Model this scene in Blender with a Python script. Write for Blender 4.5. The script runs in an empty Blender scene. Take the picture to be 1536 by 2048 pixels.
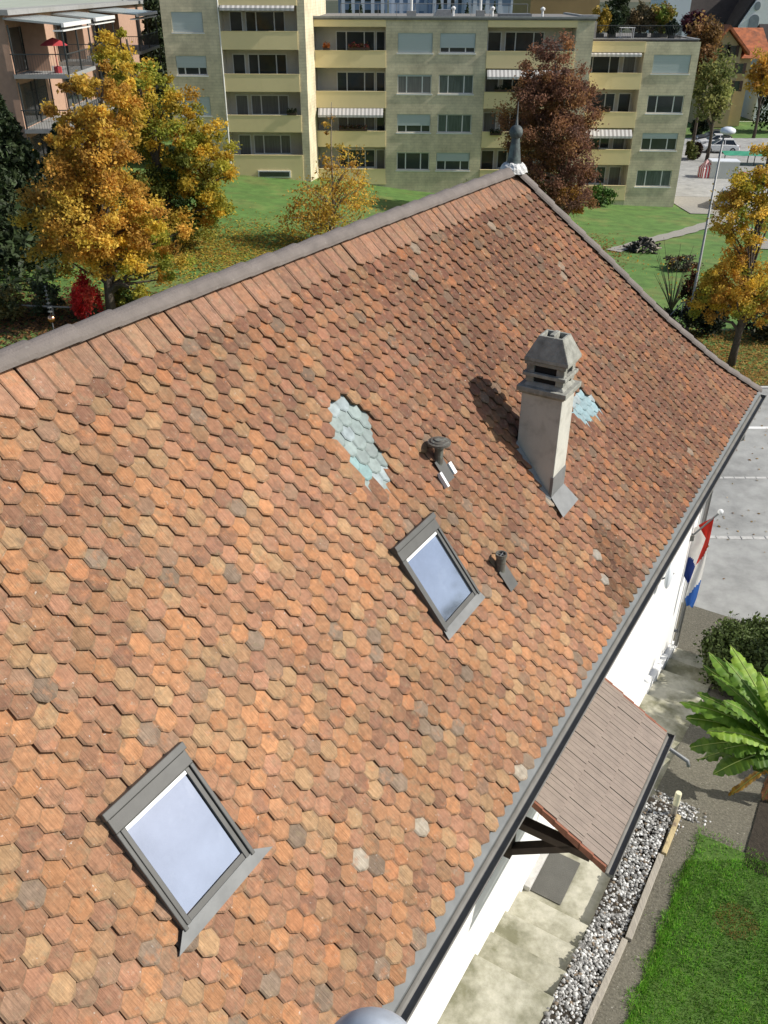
import bpy, math, random
import numpy as np
from mathutils import Vector, Matrix
R_ = math.radians
random.seed(7); rng = np.random.default_rng(7)
scene = bpy.context.scene
col = scene.collection

# ------------------------------------------------------------------ camera, sky, sun, exposure
PITCH, ROLL, FPX = 31.184, 0.187, 1729.0          # looking down from a church tower
cam = bpy.data.cameras.new('camera'); camo = bpy.data.objects.new('camera', cam); col.objects.link(camo)
cam.sensor_fit = 'VERTICAL'; cam.sensor_height = 36; cam.lens = FPX / 2048 * 36
cam.clip_start = 0.05; cam.clip_end = 5000
camo.matrix_world = Matrix.Rotation(R_(90 - PITCH), 4, 'X') @ Matrix.Rotation(R_(ROLL), 4, 'Z')
scene.camera = camo
SUN_AZ, SUN_EL = R_(94.5), R_(38)
w = bpy.data.worlds.new('World'); scene.world = w; w.use_nodes = True
nt = w.node_tree; bg = nt.nodes['Background']
sky = nt.nodes.new('ShaderNodeTexSky'); sky.sky_type = 'NISHITA'; sky.sun_disc = False
sky.sun_elevation = SUN_EL; sky.sun_rotation = SUN_AZ; sky.dust_density = 1.5
nt.links.new(sky.outputs[0], bg.inputs[0]); bg.inputs[1].default_value = 0.1
sl = bpy.data.lights.new('sun', 'SUN'); sl.energy = 4.25; sl.angle = R_(0.5); sl.color = (1, .95, .87)
slo = bpy.data.objects.new('sun', sl); col.objects.link(slo)
slo.rotation_euler = Vector((math.sin(SUN_AZ) * math.cos(SUN_EL), math.cos(SUN_AZ) * math.cos(SUN_EL), math.sin(SUN_EL))).to_track_quat('Z', 'Y').to_euler()
scene.view_settings.view_transform = 'Standard'; scene.view_settings.look = 'None'
scene.view_settings.exposure = 0.27; scene.view_settings.gamma = 1

# ------------------------------------------------------------------ surveying helpers (measure a real point from its sight line)
_p = R_(PITCH); _r = R_(ROLL)
_R = np.array([1, 0, 0.]); _F = np.array([0, math.cos(_p), -math.sin(_p)]); _U = np.array([0, math.sin(_p), math.cos(_p)])
_R, _U = math.cos(_r) * _R + math.sin(_r) * _U, -math.sin(_r) * _R + math.cos(_r) * _U
def ray(x, y): return (x - 768) * _R + (1024 - y) * _U + FPX * _F
def atY(x, y, Y): r = ray(x, y); return Vector(r * (Y / r[1]))
def atz(x, y, z): r = ray(x, y); return Vector(r * (z / r[2]))
AZ = R_(31.266)
EV = Vector((math.cos(AZ), -math.sin(AZ), 0)); DV = Vector((math.sin(AZ), math.cos(AZ), 0))
def hw(e, d, z): return EV * e + DV * d + Vector((0, 0, z))           # house frame (e across, d along the ridge) to world

# ------------------------------------------------------------------ materials
def N(nt, t, **k):
    n = nt.nodes.new(t)
    for a, b in k.items(): setattr(n, a, b)
    return n
def mk(name, base, rough=.75, var=.2, scale=4., bump=0., bscale=40., metal=0., attr=False, stretch=None, second=None, sscale=2., sthr=(.5, .6), spec=.35, trans=0., detail=6):
    m = bpy.data.materials.new(name); m.use_nodes = True; t = m.node_tree; b = t.nodes['Principled BSDF']; L = t.links.new
    b.inputs['Roughness'].default_value = rough; b.inputs['Metallic'].default_value = metal; b.inputs['Specular IOR Level'].default_value = spec
    tc = N(t, 'ShaderNodeTexCoord'); vec = tc.outputs['Object']
    if stretch:
        mp = N(t, 'ShaderNodeMapping'); mp.inputs['Scale'].default_value = stretch; L(vec, mp.inputs[0]); vec = mp.outputs[0]
    if attr:
        a = N(t, 'ShaderNodeAttribute', attribute_name='Col'); src = a.outputs['Color']
    else:
        a = N(t, 'ShaderNodeRGB'); a.outputs[0].default_value = (*base, 1); src = a.outputs[0]
    if second:
        n2 = N(t, 'ShaderNodeTexNoise'); n2.inputs['Scale'].default_value = sscale; n2.inputs['Detail'].default_value = 8; n2.inputs['Roughness'].default_value = .65
        L(tc.outputs['Object'], n2.inputs['Vector'])
        r2 = N(t, 'ShaderNodeMapRange'); r2.inputs[1].default_value = sthr[0]; r2.inputs[2].default_value = sthr[1]; L(n2.outputs['Fac'], r2.inputs[0])
        mx = N(t, 'ShaderNodeMix', data_type='RGBA'); L(r2.outputs[0], mx.inputs[0]); L(src, mx.inputs[6]); mx.inputs[7].default_value = (*second, 1); src = mx.outputs[2]
    if var:
        n = N(t, 'ShaderNodeTexNoise'); n.inputs['Scale'].default_value = scale; n.inputs['Detail'].default_value = detail; n.inputs['Roughness'].default_value = .6; L(vec, n.inputs['Vector'])
        mr = N(t, 'ShaderNodeMapRange'); mr.inputs[1].default_value = .25; mr.inputs[2].default_value = .75; mr.inputs[3].default_value = 1 - var; mr.inputs[4].default_value = 1 + var; L(n.outputs['Fac'], mr.inputs[0])
        mu = N(t, 'ShaderNodeVectorMath', operation='SCALE'); L(src, mu.inputs[0]); L(mr.outputs[0], mu.inputs['Scale']); src = mu.outputs[0]
    L(src, b.inputs['Base Color'])
    if bump:
        nb = N(t, 'ShaderNodeTexNoise'); nb.inputs['Scale'].default_value = bscale; nb.inputs['Detail'].default_value = 5; L(vec, nb.inputs['Vector'])
        bp = N(t, 'ShaderNodeBump'); bp.inputs['Strength'].default_value = bump; bp.inputs['Distance'].default_value = .02; L(nb.outputs['Fac'], bp.inputs['Height']); L(bp.outputs[0], b.inputs['Normal'])
    if trans:
        tr = N(t, 'ShaderNodeBsdfTranslucent'); L(src, tr.inputs[0]); ms = N(t, 'ShaderNodeMixShader'); ms.inputs[0].default_value = trans
        out = t.nodes['Material Output']; L(b.outputs[0], ms.inputs[1]); L(tr.outputs[0], ms.inputs[2]); L(ms.outputs[0], out.inputs[0])
    return m
def mk_tile():
    m = mk('clay_tile', (.3, .15, .08), rough=.88, var=.2, scale=1., attr=True, stretch=(5, 75, 5), bump=.5, bscale=1.2, spec=.25, detail=4)
    t = m.node_tree; b = t.nodes['Principled BSDF']; L = t.links.new
    src = b.inputs['Base Color'].links[0].from_socket; tc = [n for n in t.nodes if n.type == 'TEX_COORD'][0]
    for sc, lo, hi, c, fac in ((8, .54, .66, (.44, .19, .085), .55), (11, .52, .70, (.24, .185, .115), .6), (5, .55, .7, (.12, .08, .06), .45), (16, .6, .72, (.33, .30, .24), .5), (26, .665, .70, (.55, .52, .47), .8), (60, .68, .74, (.05, .04, .03), .7)):
        n = N(t, 'ShaderNodeTexNoise'); n.inputs['Scale'].default_value = sc; n.inputs['Detail'].default_value = 5; n.inputs['Roughness'].default_value = .7; L(tc.outputs['Object'], n.inputs['Vector'])
        r = N(t, 'ShaderNodeMapRange'); r.inputs[1].default_value = lo; r.inputs[2].default_value = hi; r.inputs[4].default_value = fac; L(n.outputs['Fac'], r.inputs[0])
        x = N(t, 'ShaderNodeMix', data_type='RGBA'); L(r.outputs[0], x.inputs[0]); L(src, x.inputs[6]); x.inputs[7].default_value = (*c, 1); src = x.outputs[2]
    n = N(t, 'ShaderNodeTexNoise'); n.inputs['Scale'].default_value = 19; n.inputs['Detail'].default_value = 7; n.inputs['Roughness'].default_value = .7; L(tc.outputs['Object'], n.inputs['Vector'])
    mr = N(t, 'ShaderNodeMapRange'); mr.inputs[1].default_value = .3; mr.inputs[2].default_value = .7; mr.inputs[3].default_value = .74; mr.inputs[4].default_value = 1.2; L(n.outputs['Fac'], mr.inputs[0])
    mu = N(t, 'ShaderNodeVectorMath', operation='SCALE'); L(src, mu.inputs[0]); L(mr.outputs[0], mu.inputs['Scale']); src = mu.outputs[0]
    L(src, b.inputs['Base Color']); return m
def mk_brick(name, c1, c2, mortar, sw, sh):
    m = mk(name, c1, rough=.9, var=0); t = m.node_tree; b = t.nodes['Principled BSDF']; L = t.links.new
    tc = N(t, 'ShaderNodeTexCoord'); sp = N(t, 'ShaderNodeSeparateXYZ'); L(tc.outputs['Object'], sp.inputs[0])
    ad = N(t, 'ShaderNodeMath', operation='ADD'); L(sp.outputs[0], ad.inputs[0]); L(sp.outputs[1], ad.inputs[1])
    cb = N(t, 'ShaderNodeCombineXYZ'); L(ad.outputs[0], cb.inputs[0]); L(sp.outputs[2], cb.inputs[1])
    br = N(t, 'ShaderNodeTexBrick'); L(cb.outputs[0], br.inputs['Vector']); br.inputs['Color1'].default_value = (*c1, 1); br.inputs['Color2'].default_value = (*c2, 1); br.inputs['Mortar'].default_value = (*mortar, 1)
    br.inputs['Scale'].default_value = 1; br.inputs['Brick Width'].default_value = sw; br.inputs['Row Height'].default_value = sh; br.inputs['Mortar Size'].default_value = .022
    n = N(t, 'ShaderNodeTexNoise'); n.inputs['Scale'].default_value = .7; n.inputs['Detail'].default_value = 8; n.inputs['Roughness'].default_value = .7; L(tc.outputs['Object'], n.inputs['Vector'])
    mr = N(t, 'ShaderNodeMapRange'); mr.inputs[1].default_value = .3; mr.inputs[2].default_value = .7; mr.inputs[3].default_value = .62; mr.inputs[4].default_value = 1.16; L(n.outputs['Fac'], mr.inputs[0])
    mu = N(t, 'ShaderNodeVectorMath', operation='SCALE'); L(br.outputs['Color'], mu.inputs[0]); L(mr.outputs[0], mu.inputs['Scale']); L(mu.outputs[0], b.inputs['Base Color'])
    return m
M = {}
M['tile'] = mk_tile()
M['cap'] = mk('concrete_cap', (.165, .142, .128), .8, .18, 6, .3, 60, second=(.22, .2, .18), sscale=14, sthr=(.62, .72))
M['lead'] = mk('lead', (.55, .55, .54), .5, .3, 14, .8, 30)
M['copper'] = mk('weathered_copper', (.07, .082, .082), .6, .25, 8, second=(.13, .17, .16), sscale=7, sthr=(.5, .65))
M['zinc'] = mk('zinc', (.20, .205, .205), .5, .2, 5, metal=.15)
M['eave_zinc'] = mk('eave_zinc', (.145, .155, .155), .6, .25, 4)
M['zinc_dark'] = mk('dark_zinc', (.16, .155, .14), .55, .2, 6)
M['alu'] = mk('grey_aluminium', (.085, .085, .08), .45, .15, 9, spec=.4)
M['alu_dark'] = mk('dark_aluminium', (.07, .072, .07), .45, .12, 9)
M['black'] = mk('black_gap', (.012, .012, .012), .8, 0)
M['white_wall'] = mk('white_render', (.80, .80, .78), .9, .04, 3, .15, 120)
M['white'] = mk('white_paint', (.75, .76, .76), .5, .05)
M['sky_glass'] = mk('skylight_glass', (.385, .435, .53), .06, .12, 2.2, metal=.88, second=(.50, .55, .63), sscale=1.6, sthr=(.5, .75))
M['glass_tile'] = mk('glass_tile', (.26, .36, .37), .5, .3, 12, attr=True, spec=.4)
M['concrete'] = mk('weathered_concrete', (.29, .29, .255), .92, .3, 9, .4, 50, second=(.15, .15, .13), sscale=6, sthr=(.5, .75))
M['shaft'] = mk('chimney_render', (.52, .51, .455), .92, .12, 5, .2, 80, stretch=(1, 1, .35), second=(.34, .33, .29), sscale=4, sthr=(.5, .75))
M['pipe'] = mk('brown_pipe', (.11, .10, .085), .6, .2, 15, second=(.17, .18, .16), sscale=20)
M['canopy_tile'] = mk('concrete_tile', (.265, .215, .178), .85, .14, 7, .3, 90)
M['red_edge'] = mk('red_tile_edge', (.25, .10, .06), .85, .2, 12)
M['wood_dark'] = mk('dark_timber', (.05, .032, .022), .8, .3, 9, stretch=(1, 1, 1))
M['wood_grey'] = mk('grey_timber', (.33, .30, .25), .9, .25, 1.2, .4, 2, stretch=(30, 2, 30))
M['wood_pale'] = mk('pale_timber', (.46, .37, .20), .85, .3, 1.2, .3, 2, stretch=(30, 2, 30), second=(.2, .15, .1), sscale=5, sthr=(.5, .65))
M['step'] = mk('concrete_step', (.50, .48, .385), .92, .12, 10, .25, 90, second=(.185, .18, .115), sscale=1.5, sthr=(.40, .62))
M['mat'] = mk('rubber_mat', (.125, .122, .108), .95, .12, 5, .6, 160)
M['aggregate'] = mk('exposed_aggregate', (.135, .125, .095), .95, .45, 28, .7, 45, second=(.40, .38, .33), sscale=38, sthr=(.62, .68))
M['pebble'] = mk('pebbles', (.3, .3, .3), .7, .2, 20, attr=True)
M['soil'] = mk('soil', (.035, .028, .02), .98, .4, 12, .8, 30)
M['asphalt'] = mk('asphalt', (.36, .36, .34), .93, .2, 2.2, .4, 160, second=(.24, .24, .228), sscale=.6, sthr=(.45, .7))
M['paint'] = mk('road_paint', (.78, .78, .75), .7, .08, 20)
M['kerb'] = mk('kerb_stone', (.50, .49, .46), .9, .2, 9)
M['gravel_path'] = mk('gravel_path', (.30, .285, .25), .95, .2, 6, .5, 40)
M['turf'] = mk('turf', (.098, .185, .042), .95, .34, 1.1, .6, 25, second=(.14, .185, .05), sscale=.35, sthr=(.5, .62))
M['turf_near'] = mk('turf_under_grass', (.065, .125, .022), .95, .4, 6)
M['blade'] = mk('grass_blades', (.1, .2, .02), .6, .0, attr=True, trans=.35)
M['leaf'] = mk('leaves', (.2, .1, .02), .65, .0, attr=True, trans=.5, spec=.25)
M['leaf_dense'] = mk('dense_leaves', (.2, .1, .02), .6, .0, attr=True, trans=.15, spec=.3)
M['banana'] = mk('banana_leaf', (.12, .25, .03), .55, .2, 5, attr=True, trans=.35, spec=.35)
M['bark'] = mk('bark', (.085, .068, .052), .95, .3, 8, .8, 25)
M['bark_pale'] = mk('pale_bark', (.22, .18, .14), .95, .3, 8, .6, 25)
M['brick'] = mk_brick('pale_yellow_brick', (.76, .67, .475), (.72, .635, .45), (.66, .58, .41), .62, .2)
M['band'] = mk('yellow_band', (.84, .69, .385), .85, .07, .6, second=(.77, .63, .35), sscale=1.2, sthr=(.5, .7))
M['loggia'] = mk('loggia_wall', (.60, .56, .48), .9, .1, 2)
M['frame'] = mk('white_window_frame', (.72, .72, .70), .5, .03)
M['pane'] = mk('window_pane', (.045, .052, .05), .07, .3, .8, spec=.6)
M['pane_curtain'] = mk('net_curtain_pane', (.17, .17, .16), .2, .35, 2.5, stretch=(6, 1, .2), spec=.5)
M['pane_green'] = mk('curtained_pane', (.09, .12, .105), .15, .5, 3, stretch=(4, 1, .3), spec=.5)
M['shutter'] = mk('roller_shutter', (.46, .52, .52), .6, .06, 1, bump=.5, bscale=3, stretch=(.2, .2, 22))
M['flat_roof'] = mk('flat_roof_gravel', (.20, .19, .175), .95, .25, 3)
M['roof_edge'] = mk('roof_edge_metal', (.30, .30, .29), .6, .15, 4)
M['rail'] = mk('dark_rail', (.05, .055, .055), .5, .1)
M['awning'] = mk('awning', (.6, .58, .55), .8, 0, attr=True, trans=.25)
M['salmon'] = mk('salmon_brick', (.44, .28, .20), .9, .12, 3)
M['glassroof'] = mk('glass_canopy', (.33, .36, .36), .2, .15, 1.2, spec=.6)
M['ochre'] = mk('ochre_render', (.30, .205, .095), .9, .1, .6)
M['blue_clad'] = mk('blue_cladding', (.20, .27, .36), .5, .15, .2)
M['white_clad'] = mk('white_cladding', (.62, .66, .70), .6, .1, .2)
M['cream'] = mk('cream_render', (.44, .36, .20), .9, .1, .7)
M['orange_roof'] = mk('orange_roof', (.40, .13, .055), .85, .35, 1.2, .5, 9, second=(.2, .08, .045), sscale=1.1, sthr=(.45, .65))
M['dark_roof'] = mk('dark_roof', (.035, .028, .026), .8, .3, 1.5, .4, 8)
M['stone'] = mk('church_stone', (.22, .25, .27), .9, .15, 2)
M['shutter_wood'] = mk('brown_shutters', (.07, .045, .035), .7, .1)
M['car_white'] = mk('white_car_paint', (.75, .76, .77), .25, .0, spec=.6)
M['car_grey'] = mk('dark_car_paint', (.06, .065, .07), .3, .0, spec=.6)
M['car_silver'] = mk('silver_car_paint', (.48, .50, .52), .3, .0, metal=.3)
M['car_black'] = mk('black_car_paint', (.02, .02, .022), .25, .0, spec=.6)
M['car_glass'] = mk('car_glass', (.015, .018, .02), .06, 0, spec=.7)
M['tyre'] = mk('tyre', (.02, .02, .02), .9, 0)
M['rim'] = mk('rim', (.4, .4, .42), .4, 0, metal=.6)
M['lamp_red'] = mk('red_lens', (.4, .02, .015), .3, 0)
M['lamp_clear'] = mk('clear_lens', (.6, .62, .63), .2, 0)
M['pole'] = mk('galvanised_pole', (.27, .275, .27), .55, .15, 6, metal=.3)
M['pale_plastic'] = mk('pale_plastic', (.70, .74, .78), .4, .03)
M['flag'] = mk('flag_cloth', (.5, .5, .5), .8, .05, 12, attr=True, trans=.5)
M['red_cloth'] = mk('red_cloth', (.36, .04, .045), .8, .1)
M['tent'] = mk('striped_cloth', (.5, .1, .1), .8, 0, attr=True, trans=.15)
M['green_tarp'] = mk('green_tarp', (.05, .28, .17), .6, .15, 2)
M['shed'] = mk('pale_shed', (.46, .49, .48), .7, .06, 2)
M['copper_ball'] = mk('polished_copper', (.8, .42, .25), .18, .05, metal=1)
M['log_end'] = mk('split_logs', (.2, .17, .13), .9, .5, 9, attr=True)
M['terracotta'] = mk('terracotta', (.35, .14, .08), .85, .1)
M['cap_metal'] = mk('blue_grey_metal', (.40, .44, .50), .45, .2, 30, metal=.2)
M['wall_grey'] = mk('grey_stone', (.3, .3, .29), .9, .15, 5)

# ------------------------------------------------------------------ mesh building
def tag(o, label=None, cat=None, group=None, kind=None):
    if label: o['label'] = label
    if cat: o['category'] = cat
    if group: o['group'] = group
    if kind: o['kind'] = kind
    return o
def empty(name, loc, rz=0., label=None, cat=None, group=None):
    o = bpy.data.objects.new(name, None); col.objects.link(o); o.location = loc; o.rotation_euler = (0, 0, rz); o.empty_display_size = .3
    return tag(o, label, cat, group)
def mesh_obj(name, v, f, mat, parent=None, loc=(0, 0, 0), rz=0., colors=None, smooth=False, bevel=0., solid=0., mats=None):
    me = bpy.data.meshes.new(name); me.from_pydata([tuple(p) for p in v], [], [tuple(int(i) for i in q) for q in f]); me.materials.append(mat)
    if colors is not None:
        a = me.attributes.new('Col', 'FLOAT_COLOR', 'FACE'); c = np.ones((len(f), 4), np.float32); c[:, :3] = np.asarray(colors, np.float32); a.data.foreach_set('color', c.ravel())
    if smooth: me.shade_smooth()
    me.update()
    o = bpy.data.objects.new(name, me); col.objects.link(o)
    if parent is not None: o.parent = parent
    o.location = loc; o.rotation_euler = (0, 0, rz)
    if bevel:
        b = o.modifiers.new('bevel', 'BEVEL'); b.width = bevel; b.segments = 2; b.limit_method = 'ANGLE'; b.angle_limit = R_(40)
    if solid:
        b = o.modifiers.new('solid', 'SOLIDIFY'); b.thickness = solid; b.offset = 0
    return o
class MB:
    def __init__(s, xf=None): s.v = []; s.f = []; s.c = []; s.xf = xf; s.color = None
    def add(s, vs, fs, color=None):
        b = len(s.v); s.v += [tuple(s.xf(*p)) if s.xf else tuple(p) for p in vs]
        for q in fs: s.f.append([i + b for i in q]); s.c.append(color or s.color or (.5, .5, .5))
        return s
    def box(s, x0, x1, y0, y1, z0, z1, color=None):
        return s.add([(x0, y0, z0), (x1, y0, z0), (x1, y1, z0), (x0, y1, z0), (x0, y0, z1), (x1, y0, z1), (x1, y1, z1), (x0, y1, z1)],
                     [(0, 3, 2, 1), (4, 5, 6, 7), (0, 1, 5, 4), (1, 2, 6, 5), (2, 3, 7, 6), (3, 0, 4, 7)], color)
    def frustum(s, x0, x1, y0, y1, z0, X0, X1, Y0, Y1, z1, color=None):
        return s.add([(x0, y0, z0), (x1, y0, z0), (x1, y1, z0), (x0, y1, z0), (X0, Y0, z1), (X1, Y0, z1), (X1, Y1, z1), (X0, Y1, z1)],
                     [(0, 3, 2, 1), (4, 5, 6, 7), (0, 1, 5, 4), (1, 2, 6, 5), (2, 3, 7, 6), (3, 0, 4, 7)], color)
    def prism(s, poly, axis, a, b, color=None):                 # poly in the two other axes, extruded along axis from a to b
        n = len(poly); mkp = {'x': lambda p, t: (t, p[0], p[1]), 'y': lambda p, t: (p[0], t, p[1]), 'z': lambda p, t: (p[0], p[1], t)}[axis]
        vs = [mkp(p, a) for p in poly] + [mkp(p, b) for p in poly]
        return s.add(vs, [tuple(range(n - 1, -1, -1)), tuple(range(n, 2 * n))] + [(i, (i + 1) % n, n + (i + 1) % n, n + i) for i in range(n)], color)
    def tube(s, pts, rad, n=8, cap=True, color=None):
        pts = [Vector(p) for p in pts]; rad = rad if hasattr(rad, '__len__') else [rad] * len(pts); vs = []; fs = []
        for i, p in enumerate(pts):
            t = (pts[min(i + 1, len(pts) - 1)] - pts[max(i - 1, 0)]).normalized()
            a = t.orthogonal().normalized() if i == 0 else (pa - t * pa.dot(t)).normalized(); pa = a; b = t.cross(a)
            for k in range(n): th = 2 * math.pi * k / n; vs.append(p + (a * math.cos(th) + b * math.sin(th)) * rad[i])
        for i in range(len(pts) - 1):
            for k in range(n): fs.append((i * n + k, i * n + (k + 1) % n, (i + 1) * n + (k + 1) % n, (i + 1) * n + k))
        if cap: fs += [tuple(range(n - 1, -1, -1)), tuple(range(len(vs) - n, len(vs)))]
        return s.add(vs, fs, color)
    def lathe(s, prof, c=(0, 0, 0), n=20, color=None):          # profile of (r, z)
        vs = []; fs = []
        for r, z in prof:
            for k in range(n): th = 2 * math.pi * k / n; vs.append((c[0] + r * math.cos(th), c[1] + r * math.sin(th), c[2] + z))
        for i in range(len(prof) - 1):
            for k in range(n): fs.append((i * n + k, i * n + (k + 1) % n, (i + 1) * n + (k + 1) % n, (i + 1) * n + k))
        fs += [tuple(range(n - 1, -1, -1)), tuple(range(len(vs) - n, len(vs)))]
        return s.add(vs, fs, color)
    def ball(s, c, r, n=12, sq=(1, 1, 1), color=None):
        pr = [(r * math.sin(math.pi * i / n), -r * math.cos(math.pi * i / n)) for i in range(n + 1)]; pr[0] = (r * .02, -r); pr[-1] = (r * .02, r)
        vs = []; fs = []; m = 2 * n
        for a, z in pr:
            for k in range(m): th = 2 * math.pi * k / m; vs.append((c[0] + a * math.cos(th) * sq[0], c[1] + a * math.sin(th) * sq[1], c[2] + z * sq[2]))
        for i in range(n):
            for k in range(m): fs.append((i * m + k, i * m + (k + 1) % m, (i + 1) * m + (k + 1) % m, (i + 1) * m + k))
        return s.add(vs, fs, color)
    def sheet(s, pts, color=None): return s.add(pts, [tuple(range(len(pts)))], color)
    def holed_wall(s, u0, u1, z0, z1, y, holes, depth=.2):      # front wall at y with rectangular holes and their reveals
        us = sorted({u0, u1, *[h[0] for h in holes], *[h[1] for h in holes]}); zs = sorted({z0, z1, *[h[2] for h in holes], *[h[3] for h in holes]})
        for a, b in zip(us, us[1:]):
            for c, d in zip(zs, zs[1:]):
                mu, mz = (a + b) / 2, (c + d) / 2
                if any(h[0] < mu < h[1] and h[2] < mz < h[3] for h in holes): continue
                s.add([(a, y, c), (b, y, c), (b, y, d), (a, y, d)], [(0, 1, 2, 3)])
        for a, b, c, d in holes:
            Y = y + depth
            s.add([(a, y, c), (b, y, c), (b, y, d), (a, y, d), (a, Y, c), (b, Y, c), (b, Y, d), (a, Y, d)], [(0, 4, 5, 1), (1, 5, 6, 2), (2, 6, 7, 3), (3, 7, 4, 0)])
        return s
    def build(s, name, mat, parent=None, loc=(0, 0, 0), rz=0., colored=False, **k):
        return mesh_obj(name, s.v, s.f, mat, parent, loc, rz, s.c if colored else None, **k)

# ------------------------------------------------------------------ terrain height (thin plate through surveyed points)
CP = [(-40, 20, -12.3), (-40, 45, -12.4), (-16, 38, -12.75), (-30, 75, -11.6), (-13, 69, -12.15), (-7, 70, -12.6), (1, 73, -13.75), (6, 73, -14.3), (13, 74, -14.9), (20, 76, -15.45), (24, 77, -15.6),
      (0, 45, -12.95), (-8, 52, -12.5), (0, 60, -13.1), (10, 60, -14.2), (15, 50, -13.9), (14, 38, -12.95), (20, 38, -13.0), (30, 38, -13.2), (24, 55, -14.4), (10, 31, -12.66), (20, 31, -12.66), (45, 31, -12.66), (-10, 30, -12.66), (-40, 0, -12.5), (45, 0, -12.8), (0, 0, -13.2), (10, 15, -12.9), (30, 15, -12.9),
      (35, 90, -15.9), (30, 110, -16), (60, 110, -16), (60, 80, -15.8), (45, 60, -14.9), (-60, 120, -13), (60, 160, -16), (0, 120, -15.5), (0, 170, -16)]
_C = np.array(CP); _n = len(CP)
def _phi(r2): return np.where(r2 > 1e-9, r2 * np.log(r2 + 1e-12), 0)
_K = np.zeros((_n + 3, _n + 3)); _K[:_n, :_n] = _phi(((_C[:, None, :2] - _C[None, :, :2]) ** 2).sum(-1)) + np.eye(_n) * 2
_K[:_n, _n] = 1; _K[:_n, _n + 1:] = _C[:, :2]; _K[_n, :_n] = 1; _K[_n + 1:, :_n] = _C[:, :2].T
_W = np.linalg.solve(_K, np.r_[_C[:, 2], 0, 0, 0])
def T(x, y):
    z = float(_W[:_n] @ _phi((_C[:, 0] - x) ** 2 + (_C[:, 1] - y) ** 2) + _W[_n] + _W[_n + 1] * x + _W[_n + 2] * y)
    if y < 29.6 : z = min(z, -12.62) - .22 * min(1, (29.6 - y) / .8)
    return z
def gnd(x, y, it=40):
    z = -14.
    for _ in range(it): p = atz(x, y, z); z = .6 * z + .4 * T(p.x, p.y)
    p = atz(x, y, z); return Vector((p.x, p.y, T(p.x, p.y)))
def grid_sheet(name, xs, ys, fz, mat, **k):
    v = [(x, y, fz(x, y)) for y in ys for x in xs]; n = len(xs)
    f = [(j * n + i, j * n + i + 1, (j + 1) * n + i + 1, (j + 1) * n + i) for j in range(len(ys) - 1) for i in range(n - 1)]
    return mesh_obj(name, v, f, mat, **k)
g = grid_sheet('ground', np.arange(-70, 80.1, 1.25), np.r_[np.arange(-20, 29, 2), np.arange(29, 31, .4), np.arange(31, 170.1, 1.25)], T, M['turf'], smooth=True)
tag(g, kind='structure')
far = MB()
for x0, x1, y0, y1 in ((-900, -69, -60, 1800), (79, 900, -60, 1800), (-69, 79, 169, 1800), (-69, 79, -60, -19)):
    far.add([(x0, y0, -16.4), (x1, y0, -16.4), (x1, y1, -19), (x0, y1, -19)], [(0, 1, 2, 3)])
tag(far.build('terrain', mk('far_land', (.05, .058, .03), .95, .4, .02)), kind='structure')
def strip(name, pts, width, mat, off=.05, kind='structure'):      # a band following the terrain along a polyline
    P = [Vector((p[0], p[1])) for p in pts]; Q = []
    for a, b in zip(P, P[1:]):
        n = max(2, int((b - a).length / .6)); Q += [a.lerp(b, i / n) for i in range(n)]
    Q.append(P[-1]); v = []; f = []
    for i, q in enumerate(Q):
        t = (Q[min(i + 1, len(Q) - 1)] - Q[max(i - 1, 0)]).normalized(); nrm = Vector((-t.y, t.x)); wd = width[0] + (width[1] - width[0]) * i / (len(Q) - 1)
        for s in (-.5, -.17, .17, .5):
            x, y = q + nrm * wd * s * (1 + .12 * math.sin(i * 1.7 + s * 9)); v.append((x, y, T(x, y) + off))
    for i in range(len(Q) - 1):
        for k in range(3): f.append((i * 4 + k, i * 4 + k + 1, i * 4 + k + 5, i * 4 + k + 4))
    return tag(mesh_obj(name, v, f, mat), kind=kind)
def patch(name, x0, x1, y0, y1, mat, off=.05, step=1.):
    return tag(grid_sheet(name, np.arange(x0, x1 + .01, step), np.arange(y0, y1 + .01, step), lambda x, y: T(x, y) + off, mat, smooth=True), kind='structure')

# ------------------------------------------------------------------ HOUSE
E0, D0, Z0 = -5.6, 9.0, -12.6
house = empty('tile_roofed_house', hw(E0, D0, Z0), -AZ, 'house with a weathered orange clay tile roof and white walls filling the foreground', 'house')
def HF(e, d, z): return (e - E0, d - D0, z - Z0)
PROF = [(-5.5, -2.4), (-3.3, -5.267), (-2.6, -6.12), (-1.95, -6.83)]
SEG = [0.]
for (a, b), (c, d) in zip(PROF, PROF[1:]): SEG.append(SEG[-1] + math.hypot(c - a, d - b))
SMAX = SEG[-1]
def roof_at(s):                                                   # smoothed profile: point and downhill direction
    def lin(s):
        for i in range(3):
            if s <= SEG[i + 1] or i == 2:
                t = (s - SEG[i]) / (SEG[i + 1] - SEG[i]); return np.array([PROF[i][0] + t * (PROF[i + 1][0] - PROF[i][0]), PROF[i][1] + t * (PROF[i + 1][1] - PROF[i][1])])
    p = sum(lin(s + o) for o in (-.45, -.2, 0, .2, .45)) / 5; q = (lin(s + .6) - lin(s - .6)); q /= np.hypot(*q)
    return p, q
_rc = {}
def RP(d, s, n):                                                  # roof frame: along ridge, down slope, off the surface
    k = round(s, 4)
    if k not in _rc: _rc[k] = roof_at(s)
    p, q = _rc[k]; return HF(p[0] - q[1] * n, d, p[1] + q[0] * n)
HIP = [(0, 12.78), (1.88, 14.25), (3.18, 15.17), (4.6, 16.36), (5.75, 17.52)]
def hip_d(s): return float(np.interp(s, [h[0] for h in HIP], [h[1] for h in HIP]))
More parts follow.
